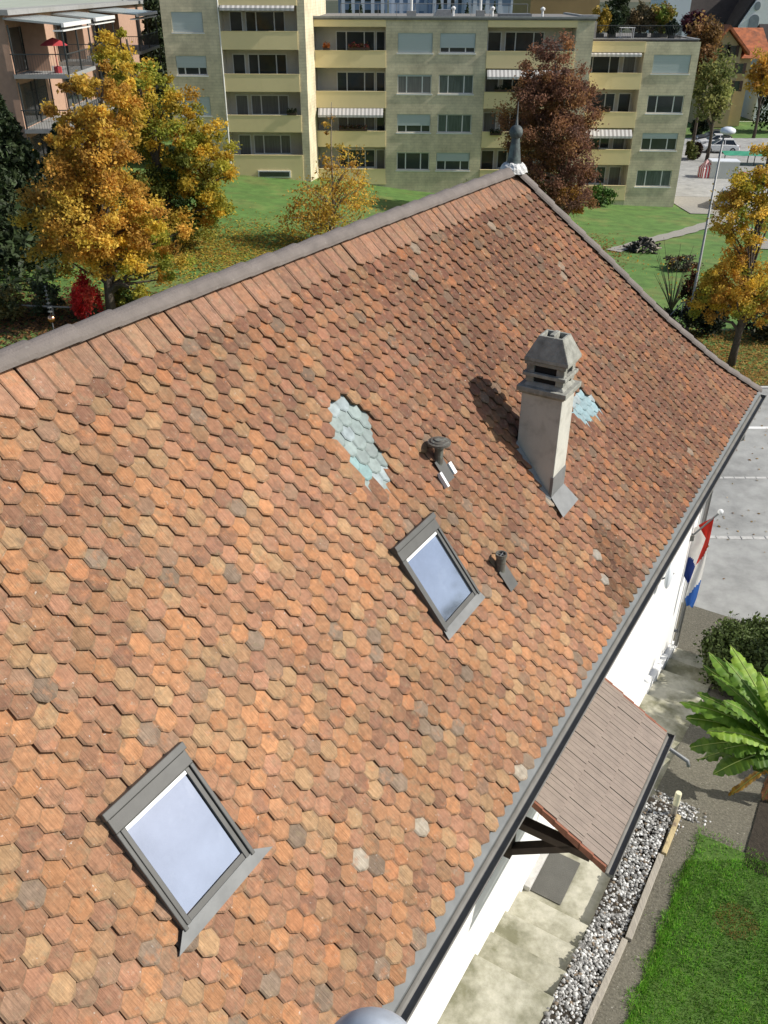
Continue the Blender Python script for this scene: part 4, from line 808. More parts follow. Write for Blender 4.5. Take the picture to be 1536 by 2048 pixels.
for t in LT[:3]: band(-13.65, -8.15, t - 1.14, t, WL)
band(-13.65, -8.15, -12.9, LT[3], WL); band(-13.65, -8.15, -1.02, 1.0, WL)
awning(-13.5, -8.3, -1.0, WL - .02, .25, .18, 30, 'rolled striped awning above the topmost balcony of the left block')
f = MB(); f.tube([(-13.64, WL - .06, zz(1.)), (-13.64, WL - .06, zz(-12.4))], .05, 8); f.build('downpipe', M['frame'], apt)
# --- middle block
MT = [-3.97, -6.72, -9.52, -12.30]; MTOP = -1.95
holM = []; sh = {(0, 0): 1., (1, 0): .74, (0, 1): .1, (1, 1): .04, (0, 2): .62, (1, 2): .05, (0, 3): .04, (1, 3): .48}
for c, (a, b) in enumerate(((-1.08, 1.49), (2.03, 4.64))):
    for r, z in enumerate((-2.78, -5.54, -8.28, -11.04)): holM.append((a, b, zz(z - 1.31), zz(z), sh[(c, r)], c == 1 and r in (1, 2)))
f = MB(); f.holed_wall(-1.97, 5.5, zz(-15), zz(MTOP), WM, [h[:4] for h in holM]); f.holed_wall(11.97, 13.25, zz(-15.6), zz(MTOP), WM, [])
f.sheet([(13.25, WM, zz(-15.8)), (13.25, 14, zz(-15.8)), (13.25, 14, zz(MTOP)), (13.25, WM, zz(MTOP))]); f.sheet([(13.25, 14, zz(-15.8)), (-7.25, 14, zz(-15.8)), (-7.25, 14, zz(MTOP)), (13.25, 14, zz(MTOP))])
f.holed_wall(-7.25, -1.97, zz(-15), zz(-13.42), WM + .02, []); f.holed_wall(5.5, 11.97, zz(-15.5), zz(-13.42), WM + .02, [])
f.build('wall', M['brick'], apt)
for a, b, c, d, s, gr in holM: window(a, b, c, d, WM + .05, s, green=gr)
loggia(-7.25, -1.97, MT, 1.12, WM, MTOP - .45, (-5.76, -2.82), (-2.74, -2.02)); loggia(5.5, 11.97, MT, 1.12, WM, MTOP - .45, (6.95, 9.9), (5.65, 6.7))
for u0, u1 in ((-7.25, -1.97), (5.5, 11.97)):
    for t in MT: band(u0, u1, t - 1.13, t, WM)
    band(u0, u1, -2.4, MTOP - .03, WM)
awning(-7.1, -2.15, -7.88, WM - .05, .55, .42, 34, 'open striped awning on the third row of balconies of the middle block')
awning(5.6, 11.5, -5.2, WM - .05, .55, .42, 40, 'pale striped awning beside the dark reddish tree', (.75, .74, .72), (.45, .44, .43))
# --- right block
RT = [-5.57, -8.34, -11.12, -13.88]; RTOP = -3.40
holR = [(18.48, 21.32, zz(z - 1.30), zz(z), s) for z, s in ((-4.28, .97), (-7.1, .04), (-9.84, .33), (-12.64, .0))]
f = MB(); f.holed_wall(17.72, 21.88, zz(-16.4), zz(RTOP), WR, [h[:4] for h in holR]); f.holed_wall(13.25, 17.72, zz(-16.3), zz(-15.0), WR + .02, [])
f.sheet([(21.88, WR, zz(-16.4)), (21.88, 15, zz(-16.4)), (21.88, 15, zz(RTOP)), (21.88, WR, zz(RTOP))]); f.sheet([(21.88, 15, zz(-16.4)), (13.25, 15, zz(-16.4)), (13.25, 15, zz(RTOP)), (21.88, 15, zz(RTOP))])
f.build('wall', M['brick'], apt)
for a, b, c, d, s in holR: window(a, b, c, d, WR + .05, s, green=(s == 0))
loggia(13.25, 17.72, RT, 1.12, WR, RTOP - .72, (13.4, 16.3), (16.55, 17.55))
for t in RT: band(13.25, 17.72, t - 1.13, t, WR)
band(13.25, 17.72, RTOP - .72, RTOP - .03, WR)
awning(13.4, 17.5, -4.16, WR - .02, .2, .1, 24, 'half rolled white awning on the topmost balcony of the right block'); awning(13.4, 17.55, -9.6, WR - .05, .5, .42, 26, 'open striped awning on the third balcony of the right block', (.74, .73, .72), (.42, .40, .39))
# --- roofs
f = MB(); f.box(-7.25, 13.3, -.12, 14.05, zz(MTOP), zz(MTOP) + .12); rf = f.build('roof', M['flat_roof'], apt)
f = MB(); f.box(-7.25, 13.38, -.16, .1, zz(MTOP) + .12, zz(MTOP) + .24); f.box(13.1, 13.38, .1, 14, zz(MTOP) + .12, zz(MTOP) + .24); f.box(12.2, 13.6, .3, 1.6, zz(MTOP) + .24, zz(MTOP) + .34); f.build('roof_edge', M['roof_edge'], rf)
for u, wd, h in ((-.1, .7, .55), (5.0, .6, .6)):
    f = MB(); f.box(u - wd / 2, u + wd / 2, 1.2, 2.0, zz(MTOP) + .12, zz(MTOP) + h); ch = f.build('chimney', M['wall_grey'], rf)
for u, h in ((-.1, 1.3), (3.0, .75), (5.0, 1.3), (5.9, .75), (9.6, .7)):
    f = MB(); b0 = zz(MTOP) + (.55 if u in (-.1, 5.0) else .12); f.tube([(u, 1.6, b0), (u, 1.6, b0 + h * .7)], .09, 10); f.lathe([(.16, 0), (.18, .12), (.05, .22)], (u, 1.6, b0 + h * .7), 10); f.build('vent_cowl', M['frame'], rf)
f = MB(); f.tube([(-5.6, 6, zz(MTOP) + .95), (9, 6, zz(MTOP) + .95)], .025, 6)
for u in np.arange(-5.6, 9.1, 1.46): f.tube([(u, 6, zz(MTOP) + .1), (u, 6, zz(MTOP) + .95)], .02, 6)
f.build('roof_railing', M['zinc'], rf)
f = MB(); f.frustum(1.6, 3.0, 3, 5, zz(MTOP) + .12, 1.9, 2.9, 3.1, 4.9, zz(MTOP) + .6); f.build('roof_light', M['zinc'], rf); f = MB(); f.box(6.6, 9, 3, 5, zz(MTOP) + .12, zz(MTOP) + .35); f.build('roof_light', M['zinc'], rf)
f = MB(); f.box(13.28, 21.95, 3.27, 15.05, zz(RTOP), zz(RTOP) + .1); rr = f.build('roof', M['flat_roof'], apt)
f = MB(); f.box(13.28, 22.0, 3.2, 3.5, zz(RTOP) + .1, zz(RTOP) + .17); f.box(21.7, 22.0, 3.5, 15.0, zz(RTOP) + .1, zz(RTOP) + .17); f.build('roof_edge', M['roof_edge'], rr)
f = MB(); f.tube([(14.4, 4.6, zz(RTOP) + 1.0), (20.9, 4.6, zz(RTOP) + 1.0)], .025, 6); f.tube([(20.9, 4.6, zz(RTOP) + 1.0), (20.9, 13, zz(RTOP) + 1.0)], .025, 6)
for u in np.arange(14.4, 20.95, .13): f.box(u - .008, u + .008, 4.59, 4.61, zz(RTOP) + .1, zz(RTOP) + 1.0)
for u in np.arange(4.6, 13, .13): f.box(20.89, 20.91, u - .008, u + .008, zz(RTOP) + .1, zz(RTOP) + 1.0)
f.build('terrace_railing', M['rail'], rr)
f = MB(); f.box(13.35, 14.3, 4.6, 5.6, zz(RTOP) + .1, zz(RTOP) + 1.25); f.build('roof_vent_box', M['wall_grey'], rr)
def aw(u, wv, z): return AO + Matrix.Rotation(ARZ, 3, 'Z') @ Vector((u, wv, zz(z)))
# terrace shrubs, furniture
for u, wv, r, h, pal, lab in ((14.9, 6.3, .8, 1.8, [(.32, .22, .03), (.25, .19, .03)], 'yellow potted shrub on the roof terrace left side'), (16.0, 6.4, .6, 1.5, [(.03, .05, .02)], 'dark green potted shrub on the roof terrace'), (18.4, 7.0, 1.0, 2.0, [(.16, .11, .05), (.12, .1, .05)], 'brownish shrub on the roof terrace'), (20.0, 7.2, 1.1, 2.1, [(.16, .22, .03), (.22, .22, .04), (.28, .2, .04)], 'bright yellow green shrub on the roof terrace right side'), (20.5, 5.3, .45, .9, [(.03, .05, .03)], 'small dark shrub at the corner of the terrace railing')):
    o = shrub('terrace_shrub', lab, aw(u, wv, RTOP + .35), r, h, pal, n=3200, leaf=.2, cat='shrub', group='potted shrubs on the roof terrace'); MB().box(-r * .5, r * .5, -r * .4, r * .4, -.26, .05).build('pot', M['rail'], o)
def table_set(u, lab):
    o = empty('terrace_table', aw(u, 5.6, RTOP + .1), ARZ, lab, 'table'); MB().box(-.6, .6, -.4, .4, .70, .74).build('tabletop', M['frame'], o)
    for sx in (-.5, .5):
        for sy in (-.3, .3): MB().box(sx - .03, sx + .03, sy - .03, sy + .03, 0, .70).build('leg', M['frame'], o)
table_set(17.0, 'white table behind the roof terrace railing')
for u, wv, z, pal, wd, lab in ((-6.4, 0, -3.94, [(.35, .12, .03), (.3, .1, .03)], .5, 'flower box with orange plants on the top balcony of the middle block'), (-4.0, 0, -3.94, [(.20, .03, .03), (.08, .06, .02)], 1.6, 'long flower box with dark red flowers on the top middle balcony'), (7.0, 0, -6.7, [(.04, .05, .03)], 1.4, 'flower box with dark plants below the pale awning'), (6.6, -.12, -9.75, [(.03, .04, .02)], .9, 'dark planter hanging on the balcony near the roof finial'), (15.3, -.1 + WR, -8.32, [(.03, .03, .02), (.07, .05, .03)], .9, 'dark flower box on the second balcony of the right block'), (14.6, WR, -11.1, [(.04, .06, .03), (.08, .07, .03)], 1.2, 'leafy flower box below the striped awning of the right block'), (14.0, WR, -13.86, [(.08, .03, .03), (.04, .05, .02)], .8, 'flower box on the lowest balcony of the right block'), (-8.9, WL, -8.08, [(.03, .04, .02), (.05, .06, .03)], .7, 'dark plant on the third balcony of the left block'), (-4.5, 0, -9.5, [(.15, .05, .03), (.05, .06, .02)], 2.2, 'row of plants below the open striped awning')):
    o = empty('flower_box', aw(u, wv, z + .03), ARZ, lab, 'flower box', 'flower boxes on the balconies'); MB().box(-wd / 2, wd / 2, -.12, .06, 0, .16).build('box', M['shutter_wood'], o)
    n = 260; P = np.c_[rng.uniform(-wd / 2, wd / 2, n), rng.normal(-.03, .1, n), .16 + np.abs(rng.normal(0, .13, n))]; v, fq, c = leaf_quads(P, .3, .1, np.array(pal)[rng.integers(0, len(pal), n)] * rng.uniform(.7, 1.3, (n, 1))); mesh_obj('plants', v, fq, M['leaf'], o, colors=c)
f = MB(); f.box(-17.0, -6.4, -3.9, -3.3, 0, .05)
o = empty('window_bench', aw(-10.6, WL - .35, -12.45), ARZ, 'white framed basement window in the lawn under the left balconies', 'basement window'); MB().box(-1.1, 1.4, .2, .3, 0, .5).build('frame', M['frame'], o); MB().box(-1.0, 1.3, .17, .195, .08, .42).build('pane', M['pane'], o)

# ------------------------------------------------------------------ salmon brick building at the left
BL = empty('brick_building', Vector((-20.2, 52.6, -12.4)), R_(4), 'salmon brick building with glass roofed balconies at the top left', 'building')
hz = lambda z: z + 12.4
f = MB(); f.box(-18, 0, 0, 43, 0, hz(-1.25)); f.build('wall', M['salmon'], BL)
f = MB(); f.box(-18.2, .35, -.3, 43.3, hz(-1.25), hz(-1.0)); rf = f.build('roof', M['roof_edge'], BL); f = MB(); f.box(-17, -1.2, 1, 42, hz(-1.0), hz(1.2)); f.build('attic_wall', mk('louvre_cladding', (.25, .28, .25), .7, .12, 1, bump=.6, bscale=3, stretch=(.1, .1, 18)), rf)
for y0, y1, out in ((-.2, 6.2, 3.0), (20., 29., 3.4), (9.5, 15.5, 2.6)):
    f = MB(); f.add([(0, y0, hz(-1.35)), (out, y0, hz(-1.62)), (out, y1, hz(-1.62)), (0, y1, hz(-1.35)), (0, y0, hz(-1.45)), (out, y0, hz(-1.72)), (out, y1, hz(-1.72)), (0, y1, hz(-1.45))], [(0, 1, 2, 3), (7, 6, 5, 4), (0, 4, 5, 1), (1, 5, 6, 2), (2, 6, 7, 3)]); o = f.build('glass_canopy', M['glassroof'], BL)
    f = MB(); f.box(out - .02, out + .12, y0 - .05, y1 + .05, hz(-1.80), hz(-1.60)); f.box(out - .5, out + .05, y0 - .05, y1 + .05, hz(-2.0), hz(-1.93)); f.build('gutter', M['frame'], o)
    for lv in range(3):
        zf = -4.05 - 2.75 * lv
        f = MB(); f.box(0, out, y0, y1, hz(zf - .2), hz(zf)); bal = f.build('balcony', M['roof_edge'], BL)
        f = MB()
        for x in (.1, out - .12):
            for y in (y0 + .08, y1 - .08, (y0 + y1) / 2): f.box(x, x + .08, y - .04, y + .04, hz(zf), hz(zf + 2.35))
        for hgt in (.95,): f.box(out - .06, out - .02, y0, y1, hz(zf + hgt), hz(zf + hgt + .05)); f.box(0, out, y0, y0 + .04, hz(zf + hgt), hz(zf + hgt + .05))
        for x in np.arange(.15, out, .14): f.box(x, x + .012, y0 + .01, y0 + .025, hz(zf), hz(zf + .95))
        for y in np.arange(y0, y1, .14): f.box(out - .045, out - .03, y, y + .012, hz(zf), hz(zf + .95))
        f.build('railing', M['rail'], bal)
        f = MB(); f.box(-.02, .02, y0 + .4, y1 - .5, hz(zf + .05), hz(zf + 2.2)); f.build('window', M['pane'], bal)
        if lv == 0: f = MB(); f.box(.1, out * .45, y0 + 2.6, y0 + 2.75, hz(zf), hz(zf + 2.4)); f.build('screen_wall', M['salmon'], bal)
px = Matrix.Rotation(R_(4), 3, 'Z') @ Vector((2.1, 1.0, hz(-4.05))) + Vector((-20.2, 52.6, -12.4)); o = empty('parasol', px, 0, 'small red parasol on the balcony of the salmon brick building', 'parasol'); MB().lathe([(.75, 1.35), (.72, 1.38), (.35, 1.6), (.03, 1.72)], (0, 0, 0), 10).build('canopy', M['red_cloth'], o); MB().tube([(0, 0, 0), (0, 0, 1.7)], .03, 8).build('pole', M['red_cloth'], o); MB().lathe([(.22, 0), (.22, .3), (.05, .34)], (0, 0, 0), 10).build('base', M['red_cloth'], o)

# ------------------------------------------------------------------ things far behind
def house_box(name, label, x0, x1, y, depth, z0, z1, mat, roofmat=None, rows=0, cols_=0, wmat='pane', rise=0., cat='building'):
    o = empty(name, ((x0 + x1) / 2, y, z0), 0, label, cat); hw_ = (x1 - x0) / 2; h = z1 - z0; MB().box(-hw_, hw_, 0, depth, 0, h).build('wall', M[mat], o)
    if rise: MB().prism([(-.4, h), (depth + .4, h), (depth / 2, h + rise)], 'x', -hw_ - .3, hw_ + .3).build('roof', M[roofmat], o)
    else: MB().box(-hw_ - .2, hw_ + .2, -.2, depth + .2, h, h + .3).build('roof', M[roofmat or 'flat_roof'], o)
    for r in range(rows):
        zc = h - 1.6 - r * 3
        MB().box(-hw_ + .6, hw_ - .6, -.06, -.01, zc, zc + 1.3).build('window_band', M[wmat], o)
    return o
a = atY(1062, 0, 100); b = atY(1200, 0, 100); house_box('ochre_block', 'plain ochre brown block rising behind the flat roof', a.x, b.x, 100, 14, -16, 1, 'ochre')
for x0, x1, yt, Y, mt, rows, lab in ((676, 775, -14, 230, 'blue_clad', 3, 'blue clad office block with dark window bands far behind the flats'), (778, 860, -10, 240, 'white_clad', 2, 'white and blue office block far behind the flats'), (862, 935, -8, 225, 'blue_clad', 2, 'low pale blue warehouse far behind the flats'), (938, 1064, -6, 210, 'white_clad', 1, 'long white shed far behind the flats')):
    a = atY(x0, yt, Y); b = atY(x1, yt, Y); o = house_box('office_block', lab, a.x, b.x, Y, 20, -17, a.z, mt, rows=rows, wmat='blue_clad' if mt == 'white_clad' else 'pane')
    f = MB(); hw_ = (b.x - a.x) / 2
    for k in range(5): u = -hw_ + (k + .5) * hw_ * 2 / 5; f.box(u - .4, u + .4, -.12, -.065, 4, a.z + 16.5)
    f.build('pilaster', M['white_clad'], o)
for i, (x, Y, yt) in enumerate(((700, 150, 4), (722, 150, 8), (880, 150, 2), (905, 155, 8), (935, 150, 5), (968, 160, 8), (990, 160, 3))):
    t = atY(x, yt, Y); Bq = Vector((t.x, Y, -16.2)); conifer(Bq, t.z + 16.2, 3.0, 'dark conifer in the row far behind the flat roof', 'conifers far behind the flat roof', n=1500)
# church
Yc = 160.; a = atY(1322, 0, Yc); b = atY(1368, 0, Yc)
ch = empty('church', Vector((atY(1450, 0, Yc).x, Yc, -16)), 0, 'white church with a steep dark roof and arched window at the top right', 'church')
cx = ch.location.x; zt_ = lambda z: z + 16
MB().box(a.x - cx, b.x - cx, -4, 6, 0, zt_(9)).build('tower', M['white_clad'], ch)
g0 = atY(1478, 52, Yc - 6); g1 = atY(1580, 52, Yc - 6); ap = atY(1530, -50, Yc - 6); hwid = (g1.x - g0.x) / 2; gx = (g0.x + g1.x) / 2 - cx
MB().prism([(gx - hwid, 0), (gx + hwid, 0), (gx + hwid, zt_(g0.z)), (gx, zt_(ap.z)), (gx - hwid, zt_(g0.z))], 'y', -6, -5.6).build('gable_wall', M['white_wall'], ch)
MB().prism([(gx - hwid - .8, zt_(g0.z) - .5), (gx + hwid + .8, zt_(g0.z) - .5), (gx, zt_(ap.z) + .8)], 'y', -5.6, 2).build('roof', M['dark_roof'], ch)
l0 = atY(1370, 45, Yc); MB().prism([(-1.0, zt_(l0.z)), (14, zt_(l0.z)), (6, zt_(l0.z) + 14)], 'x', l0.x - cx, gx - hwid * .2).build('nave_roof', M['dark_roof'], ch)
MB().box(l0.x - cx + .5, gx - hwid, 0, 12, 0, zt_(l0.z)).build('nave_wall', M['white_clad'], ch)
wq = atY(1509, 40, Yc - 6.2); f = MB(); f.prism([(wq.x - cx + x, zt_(wq.z) + z) for x, z in [(-.75, -1.8), (.75, -1.8)] + [(.75 * math.cos(t), .75 * math.sin(t)) for t in np.linspace(0, math.pi, 9)]], 'y', -6.12, -6.02); f.build('arched_window', M['stone'], ch)
wq = atY(1516, 12, Yc - 6.2); f = MB(); f.prism([(wq.x - cx + .45 * math.cos(t), zt_(wq.z) + .6 * math.sin(t)) for t in np.linspace(0, 6.283, 17)[:-1]], 'y', -6.12, -6.02); f.build('round_window', M['stone'], ch)
# orange roofed house
Yh = 128.; hb = empty('gabled_house', Vector((atY(1465, 120, Yh).x, Yh, -16)), R_(0), 'cream house with an orange tiled roof and dark shutters at the top right', 'house'); hx = hb.location.x
def hp(x, y, Yq=Yh): q = atY(x, y, Yq); return (q.x - hx, q.z + 16)
gl, gr, ga = hp(1428, 95), hp(1484, 98), hp(1456, 60); f = MB(); f.prism([(gl[0], 0), (gr[0], 0), (gr[0], gr[1]), (ga[0], ga[1]), (gl[0], gl[1])], 'y', 0, 5); r1 = hp(1512, 112); f.box(gr[0], r1[0], 1.2, 10, 0, r1[1]); f.box(gl[0], gr[0], 5, 10, 0, r1[1]); f.build('wall', M['cream'], hb)
rt = hp(1420, 55, Yh + 6)[1]; f = MB(); xe = hp(1526, 57, Yh + 6)[0]; xs_ = hp(1412, 57, Yh + 6)[0]
f.prism([(.6, r1[1] - .3), (6, rt), (11.4, r1[1] - .3)], 'x', xs_, xe); f.prism([(gl[0] - .8, gl[1] - .6), (ga[0], ga[1] + .15), (gr[0] + .9, gr[1] - .7), (gr[0] + .9, gr[1] - .3), (ga[0], ga[1] + .6), (gl[0] - .8, gl[1] - .2)], 'y', -.7, 5.5); f.build('roof', M['orange_roof'], hb)
for x, y in ((1448, 100), (1466, 102), (1480, 137), (1473, 172)):
    q = hp(x, y); f = MB(); f.box(q[0] - .35, q[0] + .35, -.06, -.01, q[1] - .6, q[1] + .6); o = f.build('window', M['pane'], hb)
    f = MB(); f.box(q[0] - .75, q[0] - .37, -.09, -.02, q[1] - .65, q[1] + .65); f.build('shutter', M['shutter_wood'], o); f = MB(); f.box(q[0] + .37, q[0] + .75, -.09, -.02, q[1] - .65, q[1] + .65); f.build('shutter', M['shutter_wood'], o)
house_box('pale_house', 'pale grey house partly hidden behind the orange tree at the right edge', atY(1524, 150, 135).x, atY(1600, 150, 135).x, 135, 8, -16, atY(1530, 108, 135).z, 'white_clad', 'dark_roof', rise=3.5, cat='house')
LG = [(.24, .26, .08), (.30, .30, .10), (.18, .21, .07)]
root = tree('garden_shrub', 'loose shrub outside the right edge, seen only by its dappled shade on the far steps', Vector((11.3, 10.9, -11.2)), [(0, 0, 3.3, 1.1, 2.2, 1.25)], .08, GRN, 3600, .2, limbs=12, nclump=70, clump=.16)
for X_, Y_, h_ in ((42, 24, 18.5), (46, 31, 19.5), (41, 17, 16.5)):
    tree('roadside_tree', 'dark tree far to the right of the view, seen only mirrored in the second skylight', Vector((X_, Y_, -12.7)), [(0, 0, h_ * .62, 3.6, 3.6, h_ * .38)], .25, GRN, 3000, .45, group='trees mirrored in the skylight', limbs=8, nclump=60, clump=.24)
def btree(label, x0, x1, y0, y1, Y, pal, group='trees behind the right end of the flats', n=3500, leaf=.3):
    t = atY((x0 + x1) / 2, y1, Y); Bq = Vector((t.x, Y, -16)); c = crown_px(Bq, Y, x0, x1, y0, y1); c2 = list(c); c2[0] += c[3] * .35; c2[2] -= c[5] * .3; c2[3] *= .7; c2[5] *= .7; tree('garden_tree', label, Bq, [tuple(c), tuple(c2)], .2, pal, n, leaf, group=group, limbs=10, nclump=60, clump=.24)
btree('pale green tree just right of the flats', 1390, 1465, 95, 245, 100, LG); btree('tree with pinkish brown autumn leaves beside the orange roof', 1372, 1440, 20, 170, 112, [(.26, .14, .06), (.30, .18, .06), (.2, .12, .05)]); btree('dark red tree in front of the church roof', 1362, 1410, 20, 75, 135, [(.09, .02, .03), (.06, .02, .03)]); btree('orange tree in front of the pale house at the right edge', 1490, 1560, 95, 190, 118, ORG); btree('dark green tree at the right edge above the parked cars', 1518, 1600, 150, 260, 124, DG + GRN)
btree('dark tree behind the brown block', 1205, 1262, -20, 60, 130, DG, n=2500)
for x0, x1, y0, y1, Y, pal, lab in ((1388, 1428, 175, 235, 97, [(.05, .065, .03)], 'grey green bush right of the flats'), (1408, 1460, 195, 242, 101, DG, 'very dark round bush beside the lane'), (1452, 1484, 183, 222, 106, [(.10, .2, .02), (.14, .24, .03)], 'fresh light green bush in front of the cream house'), (1376, 1420, 238, 272, 95, DG, 'dark hedge behind the parked cars'), (1368, 1392, 280, 320, 88, [(.1, .13, .03), (.14, .15, .04)], 'yellowish bush at the corner of the flats'), (1385, 1400, 285, 318, 90, [(.06, .04, .03)], 'small brown conifer shaped bush near the white cars')):
    shrub_px('lane_bush', lab, x0, x1, y0, y1, pal, n=2600, leaf=.25, cat='bush')

# ------------------------------------------------------------------ cars
def car(label, loc, rz, paint, estate=.0):
    o = empty('parked_car', loc, rz, label, 'car', 'cars parked by the flats')
    sec = [(-2.05, .30, .55, .78), (-1.98, .24, .86, .86), (-1.3, .20, .92, .88), (-.5, .20, .94, .89), (.6, .20, .93, .89), (1.2, .22, .88, .88), (1.8, .25, .76, .83), (2.08, .34, .60, .72)]
    v = []; f = []; n = 10
    for x, zlo, zhi, w_ in sec:
        for y, z in ((-w_ * .86, zlo), (-w_, zlo + .14), (-w_, (zlo + zhi) / 2), (-w_ * .97, zhi - .06), (-w_ * .84, zhi), (w_ * .84, zhi), (w_ * .97, zhi - .06), (w_, (zlo + zhi) / 2), (w_, zlo + .14), (w_ * .86, zlo)): v.append((x, y, z))
    for i in range(len(sec) - 1):
        for k in range(n): f.append((i * n + k, i * n + (k + 1) % n, (i + 1) * n + (k + 1) % n, (i + 1) * n + k))
    f += [tuple(range(n - 1, -1, -1)), tuple(range(len(v) - n, len(v)))]
    bd = mesh_obj('body', v, [q[::-1] for q in f], M[paint], o, smooth=False, bevel=.03)
    rf = MB(); x0 = -1.75 - estate; rf.frustum(x0, 1.0, -.78, .78, .90, x0 + .42 - estate * .5, .12, -.60, .60, 1.40); rf.build('cabin', M['car_glass'], o, bevel=.03)
    f = MB(); f.box(x0 + .40, .16, -.61, .61, 1.385, 1.45)
    for s in (-1, 1):
        for xa, xb, xt0, xt1 in ((x0, x0 + .10, x0 + .42, x0 + .50), (-.42, -.34, -.40, -.34), (.93, 1.02, .06, .14)): f.add([(xa, s * .79, .90), (xb, s * .79, .90), (xt1, s * .61, 1.40), (xt0, s * .61, 1.40)], [(0, 1, 2, 3) if s < 0 else (3, 2, 1, 0)])
    f.build('car_roof', M[paint], o, solid=.02)
    for x in (-1.3, 1.3):
        for s in (-1, 1):
            t = MB(); t.tube([(x, s * .70, .31), (x, s * .90, .31)], .31, 18); w_ = t.build('wheel', M['tyre'], o); r = MB(); r.tube([(x, s * .88, .31), (x, s * .91, .31)], .2, 14); r.build('rim', M['rim'], w_)
    for s in (-1, 1):
        MB().box(1.93, 2.04, s * .66 - .14, s * .66 + .14, .58, .70).build('headlight', M['lamp_clear'], o); MB().box(-2.05, -1.96, s * .7 - .1, s * .7 + .1, .66, .84).build('tail_light', M['lamp_red'], o)
    return o
def cpos(x, y): q = gnd(x, y); return Vector((q.x, q.y, q.z + .07))
car('white hatchback nearest the lawn among the three parked side by side', cpos(1437, 306), R_(173), 'car_white')
car('white car in the middle of the three parked side by side', cpos(1428, 296), R_(173), 'car_white')
car('dark grey car farthest back of the three parked side by side', cpos(1424, 287), R_(173), 'car_grey', .1)
car('silver van like car parked at the end of the garden path', cpos(1455, 413), R_(70), 'car_silver', .1)
car('black car at the right edge of the picture by the lane', cpos(1548, 235), R_(80), 'car_black')
# play tent, shed, tarp, toys
q = gnd(1408, 356); o = empty('play_tent', q, R_(15), 'small red and white striped play tent beside the pale shed', 'tent'); f = MB(); hs = .5
for sx0, sy0, sx1, sy1 in ((-hs, -hs, hs, -hs), (hs, -hs, hs, hs), (hs, hs, -hs, hs), (-hs, hs, -hs, -hs)):
    for k in range(6):
        t0, t1 = k / 6, (k + 1) / 6; A = Vector((sx0 + (sx1 - sx0) * t0, sy0 + (sy1 - sy0) * t0, 0)); Bv = Vector((sx0 + (sx1 - sx0) * t1, sy0 + (sy1 - sy0) * t1, 0)); up = Vector((0, 0, .95)); c = (.55, .05, .07) if k % 2 else (.75, .72, .70); f.add([A, Bv, Bv + up, A + up], [(0, 1, 2, 3)], c); f.add([A * 1.08 + up, Bv * 1.08 + up, Vector((0, 0, 1.75))], [(0, 1, 2)], c)
f.build('tent_cloth', M['tent'], o, colored=True)
q = gnd(1442, 356); o = empty('garden_shed', q, R_(-6), 'pale grey garden shed on the edge of the parking area', 'shed'); MB().box(-1.32, 1.32, -.8, .8, 0, 1.6).build('wall', M['shed'], o); MB().frustum(-1.38, 1.38, -.86, .86, 1.6, -1.36, 1.36, -.84, .84, 1.68).build('roof', M['pale_plastic'], o); MB().box(-.9, .0, -.82, -.803, .05, 1.38).build('door', M['shed'], o)
q = gnd(1500, 330); o = empty('pool_cover', q, R_(-4), 'green tarpaulin stretched over a low frame behind the shed', 'tarpaulin'); f = MB(); n = 10; vs = [(-3.2 + 6.4 * i / n, y, 1.1 + .25 * math.sin(math.pi * (y + 1.2) / 2.4) + random.uniform(-.03, .03)) for i in range(n + 1) for y in (-1.2, -.4, .4, 1.2)]; f.add(vs, [(i * 4 + k, i * 4 + 4 + k, i * 4 + 5 + k, i * 4 + 1 + k) for i in range(n) for k in range(3)]); f.build('cover', M['green_tarp'], o, solid=.02); f = MB()
for x in (-3.1, 0, 3.1):
    for y in (-1.1, 1.1): f.box(x - .04, x + .04, y - .04, y + .04, 0, 1.12)
f.build('frame', M['rail'], o)
q = gnd(1478, 357); o = empty('toy_car', q, R_(10), 'bright red toy vehicle on the ground right of the pale shed', 'toy'); MB().box(-.8, .8, -.35, .35, .15, .55).build('body', M['red_cloth'], o, bevel=.1)
for x in (-.5, .5):
    for s in (-1, 1): t = MB(); t.tube([(x, s * .3, .18), (x, s * .42, .18)], .18, 12); t.build('wheel', M['tyre'], o)
q = gnd(1470, 245); flat('lane_marking', q.x - 4, q.x + 6, q.y, q.y + .2, T(q.x, q.y) + .12, M['paint'])
# wood pile
q = gnd(1286, 503); f = MB()
for i in range(70):
    a = random.uniform(0, 6.28); r = random.uniform(0, .9) ; h = max(0, .85 * (1 - r / 1.05)) * random.uniform(.5, 1); p = Vector((math.cos(a) * r * 1.25, math.sin(a) * r, h + .05)); dv = Vector((random.uniform(-1, 1), random.uniform(-1, 1), random.uniform(-.5, .9))).normalized() * random.uniform(.2, .4); f.tube([p - dv, p + dv], random.uniform(.05, .09), 6, color=random.choice([(.05, .045, .04), (.08, .07, .055), (.32, .28, .22), (.03, .028, .025)]))
tag(f.build('log_pile', M['log_end'], loc=q, colored=True), 'heap of dark split logs on the lawn beside the gravel path', 'log pile')
# lamp post
q = gnd(1372, 668); Yq = q.y; tp_ = atY(1453, 268, Yq); o = empty('lamp_post', q, 0, 'tall slim grey street lamp with a pale flat head behind the roof hip', 'street lamp'); h = tp_.z - q.z; MB().lathe([(.085, 0), (.085, 1.2), (.06, 1.25), (.035, h)], (0, 0, 0), 12).build('pole', M['pole'], o, smooth=True)
f = MB(); f.lathe([(.02, h - .1), (.10, h - .02), (.27, h + .03), (.30, h + .10), (.26, h + .19), (.12, h + .25), (.01, h + .26)], (.12, 0, 0), 18); f.build('lamp_head', M['pale_plastic'], o, smooth=True); MB().box(-.02, .22, -.12, .12, h - .10, h - .05).build('lens', M['zinc_dark'], o)
